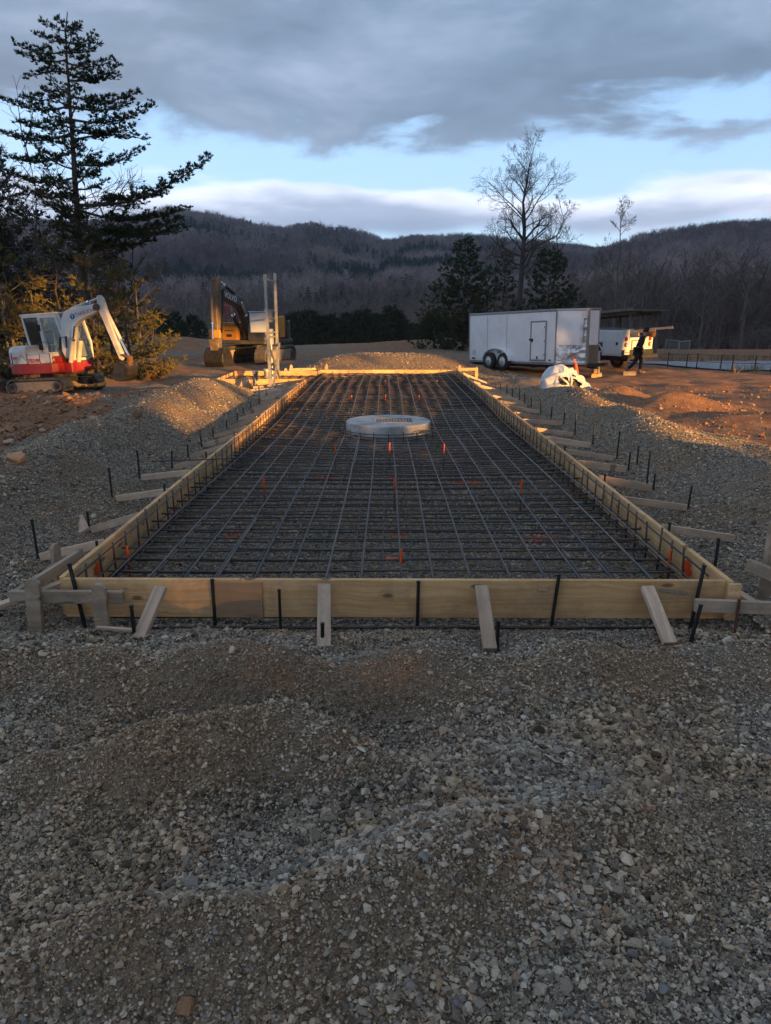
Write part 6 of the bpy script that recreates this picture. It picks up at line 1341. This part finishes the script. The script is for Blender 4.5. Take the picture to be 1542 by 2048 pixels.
# ------------------------------------------------------------------ loose stone
def stone_mat(name, stops):
    m = bpy.data.materials.new(name); m.use_nodes = True; t = m.node_tree; b = t.nodes['Principled BSDF']; b.inputs['Roughness'].default_value = .9; b.inputs['Specular IOR Level'].default_value = .2
    oi = N(t, 'ShaderNodeObjectInfo'); c = RAMP(t, oi.outputs['Random'], stops)
    lo_ = N(t, 'ShaderNodeVectorMath', {0: oi.outputs['Location'], 1: (1, 1, 1)}, operation='MULTIPLY').outputs[0]
    big = NOISE(t, lo_, 1.1, 4, .6); c = MIX(t, M_(t, 'MULTIPLY', SS(t, big, .42, .62), .55), c, (1.0, .78, .56), 'MULTIPLY')
    v = N(t, 'ShaderNodeTexCoord').outputs['Object']; c = MIX(t, .35, c, MIX(t, NOISE(t, v, 2.2, 5, .65), (.45, .45, .45), (1.5, 1.5, 1.5)), 'MULTIPLY')
    t.links.new(c, b.inputs['Base Color']); bn = N(t, 'ShaderNodeBump', {'Height': NOISE(t, v, 5, 4), 'Strength': .4, 'Distance': .15}); t.links.new(bn.outputs[0], b.inputs['Normal']); return m
MSTONE = stone_mat('crushed_stone', [(0, (.08, .064, .05)), (.16, (.20, .163, .122)), (.34, (.37, .308, .228)), (.46, (.23, .215, .205)), (.58, (.39, .328, .245)), (.74, (.52, .435, .32)), (.86, (.65, .555, .42)), (.94, (.37, .24, .15)), (1.0, (.76, .68, .56))])
MSILT_SHADE = stone_mat('silty_stone', [(0, (.15, .102, .066)), (.3, (.29, .205, .132)), (.6, (.40, .29, .195)), (.85, (.52, .41, .29)), (1.0, (.66, .56, .44))])  # silt brown that also carries the shade of camera-facing slopes
MCLOD = stone_mat('clay_clods', [(0, (.20, .10, .055)), (.4, (.32, .17, .095)), (.7, (.40, .25, .155)), (1.0, (.46, .36, .26))])
def rock(seed, m, flat=.62, name='stone'):
    r = random.Random(seed); bm_ = bmesh.new()
    for k in range(15):
        v = Vector((r.gauss(0, 1), r.gauss(0, 1), r.gauss(0, 1))).normalized()*r.uniform(.75, 1.05); bm_.verts.new((v.x*.5*r.uniform(.85, 1.15), v.y*.5, v.z*.5*flat))
    bmesh.ops.convex_hull(bm_, input=bm_.verts[:]); 
    for v in [v for v in bm_.verts if not v.link_faces]: bm_.verts.remove(v)
    me = bpy.data.meshes.new(name); bm_.to_mesh(me); bm_.free(); me.materials.append(m); return bpy.data.objects.new(name, me)
ROCKS = proto_col('stones', [rock(s, MSTONE, .62+.035*(s % 8)) for s in range(500, 514)]); CLODS = proto_col('clods', [rock(s, MCLOD, .7, 'clod') for s in range(520, 530)])
def stones(name, x, y, s, coll, nk, label, seed, sink=.12):
    g = np.random.default_rng(seed); n = len(x); z = ground(x, y)+s*(.30-sink*g.random(n))
    sc = s[:, None]*g.uniform(.75, 1.3, (n, 3)); sc[:, 2] *= .9
    scatter(name, np.stack([x, y, z], 1), np.stack([g.normal(0, .45, n), g.normal(0, .45, n), g.uniform(0, 6.28, n)], 1), sc, g.integers(0, nk, n), coll, label)
def field(n, x0, x1, y0, y1, smean, seed, wedge=True, keep=None, sig=.36, smax=.06):
    g = np.random.default_rng(seed); y = g.uniform(y0, y1, n); x = g.uniform(x0, x1, n)
    k = np.abs(x) < .70*y+1.7 if wedge else np.ones(n, bool)
    if keep is not None: k &= keep(x, y)
    x, y = x[k], y[k]; s = smean*np.exp(g.normal(0, sig, len(x)))*(.62+1.5*np.clip(fbm(x*1.3, y*1.3, 4, 77)+.28, 0, .7)); return x, y, np.minimum(s, smax)
cat = lambda *fs: tuple(np.concatenate(q) for q in zip(*fs))
out_ = lambda x, y: ~inside(x, y)
fine = lambda x, y: (fbm(x*1.3, y*1.3, 4, 77) < .05) | (np.random.default_rng(3).random(len(x)) < .5)
F1 = field(150000, -3.5, 3.5, .9, 2.7, .0125, 1, sig=.42); F2 = field(190000, -4.6, 4.6, 2.7, 4.66, .0135, 2, keep=out_, sig=.42); F1b = field(120000, -2.5, 2.5, 1.1, 3.4, .0075, 11, smax=.012)
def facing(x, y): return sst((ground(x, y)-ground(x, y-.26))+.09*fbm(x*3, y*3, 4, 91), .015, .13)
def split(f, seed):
    """silty grains on camera-facing slopes, browned in place of shade; grey stone elsewhere"""
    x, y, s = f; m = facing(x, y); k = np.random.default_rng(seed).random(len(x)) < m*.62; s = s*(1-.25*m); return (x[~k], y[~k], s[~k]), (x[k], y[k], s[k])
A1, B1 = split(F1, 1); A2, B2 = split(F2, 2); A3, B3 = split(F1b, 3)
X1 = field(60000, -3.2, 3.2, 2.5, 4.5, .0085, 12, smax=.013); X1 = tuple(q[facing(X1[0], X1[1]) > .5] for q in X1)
SILT_SHADE = proto_col('silty_shade_stones', [rock(s_, MSILT_SHADE, .75, 'silty_stone') for s_ in range(540, 550)])
stones('silty_gravel', *cat(B1, B2, B3, X1), SILT_SHADE, 10, 'brown silty grains on camera-facing sides of the foreground heaps, shade put into their colour', 6)
stones('gravel', *cat(A1, A3, A2), ROCKS, 14, 'loose grey and tan crushed stone in the foreground', 1)
F3 = field(62000, -7, -2.32, 4.6, 11, .0145, 3, keep=lambda x, y: red_mask(x, y) < .5); F4 = field(68000, 2.45, 8, 4.6, 11.5, .0145, 4, keep=lambda x, y: red_mask(x, y) < .5); F5 = field(52000, -6.5, 9, 11, 20, .018, 5, keep=lambda x, y: out_(x, y) & (red_mask(x, y) < .5))
stones('gravel', *cat(F3, F4, F5), ROCKS, 14, 'loose crushed stone on the ridges either side of the slab', 2)
F6 = field(26000, XL, XR, YF+.05, 10, .017, 6, False); F7 = field(9000, XL, XR, 10, 17, .020, 7, False, lambda x, y: ~((x-MH[0])**2+(y-MH[1])**2 < .6))
stones('gravel', *cat(F6, F7), ROCKS, 14, 'crushed stone bed under the reinforcing bars', 3)
F8 = field(9000, -5, 5, 25, 30, .028, 8, False); stones('gravel', *F8, ROCKS, 14, 'crushed stone heap beyond the far form wall', 4)
F9 = field(15000, -12, -4.6, 6, 19, .042, 9, True, lambda x, y: red_mask(x, y) > .45, .55, .22); F10 = field(3200, 5, 13, 8, 22, .036, 10, True, lambda x, y: red_mask(x, y) > .4, .5, .14)
stones('clods', *cat(F9, F10), CLODS, 10, 'red clay clods and broken rock on the heaps', 5, .3)
# a few rocks large enough to single out
for px, py, z, s, lab, m in ((372, 2030, .15, .075, 'reddish brown rock at the bottom edge of the photo', MCLOD), (40, 968, .3, .22, 'large flat clay rock on the left gravel ridge', MCLOD), (15, 850, .35, .22, 'pale clay rock at the left edge on the heap', MCLOD), (275, 838, .45, .22, 'pink clay rock below the red heap', MCLOD), (1130, 770, .05, .0, '', None)):
    if not m: continue
    p = at(px, py, z); o = rock(hash(lab) % 1 + int(px), m, .8, 'rock'); COL.objects.link(o); o.location = (p.x, p.y, gz(p.x, p.y)+s*.15); o.scale = (s, s, s); tag(o, lab, 'rock')
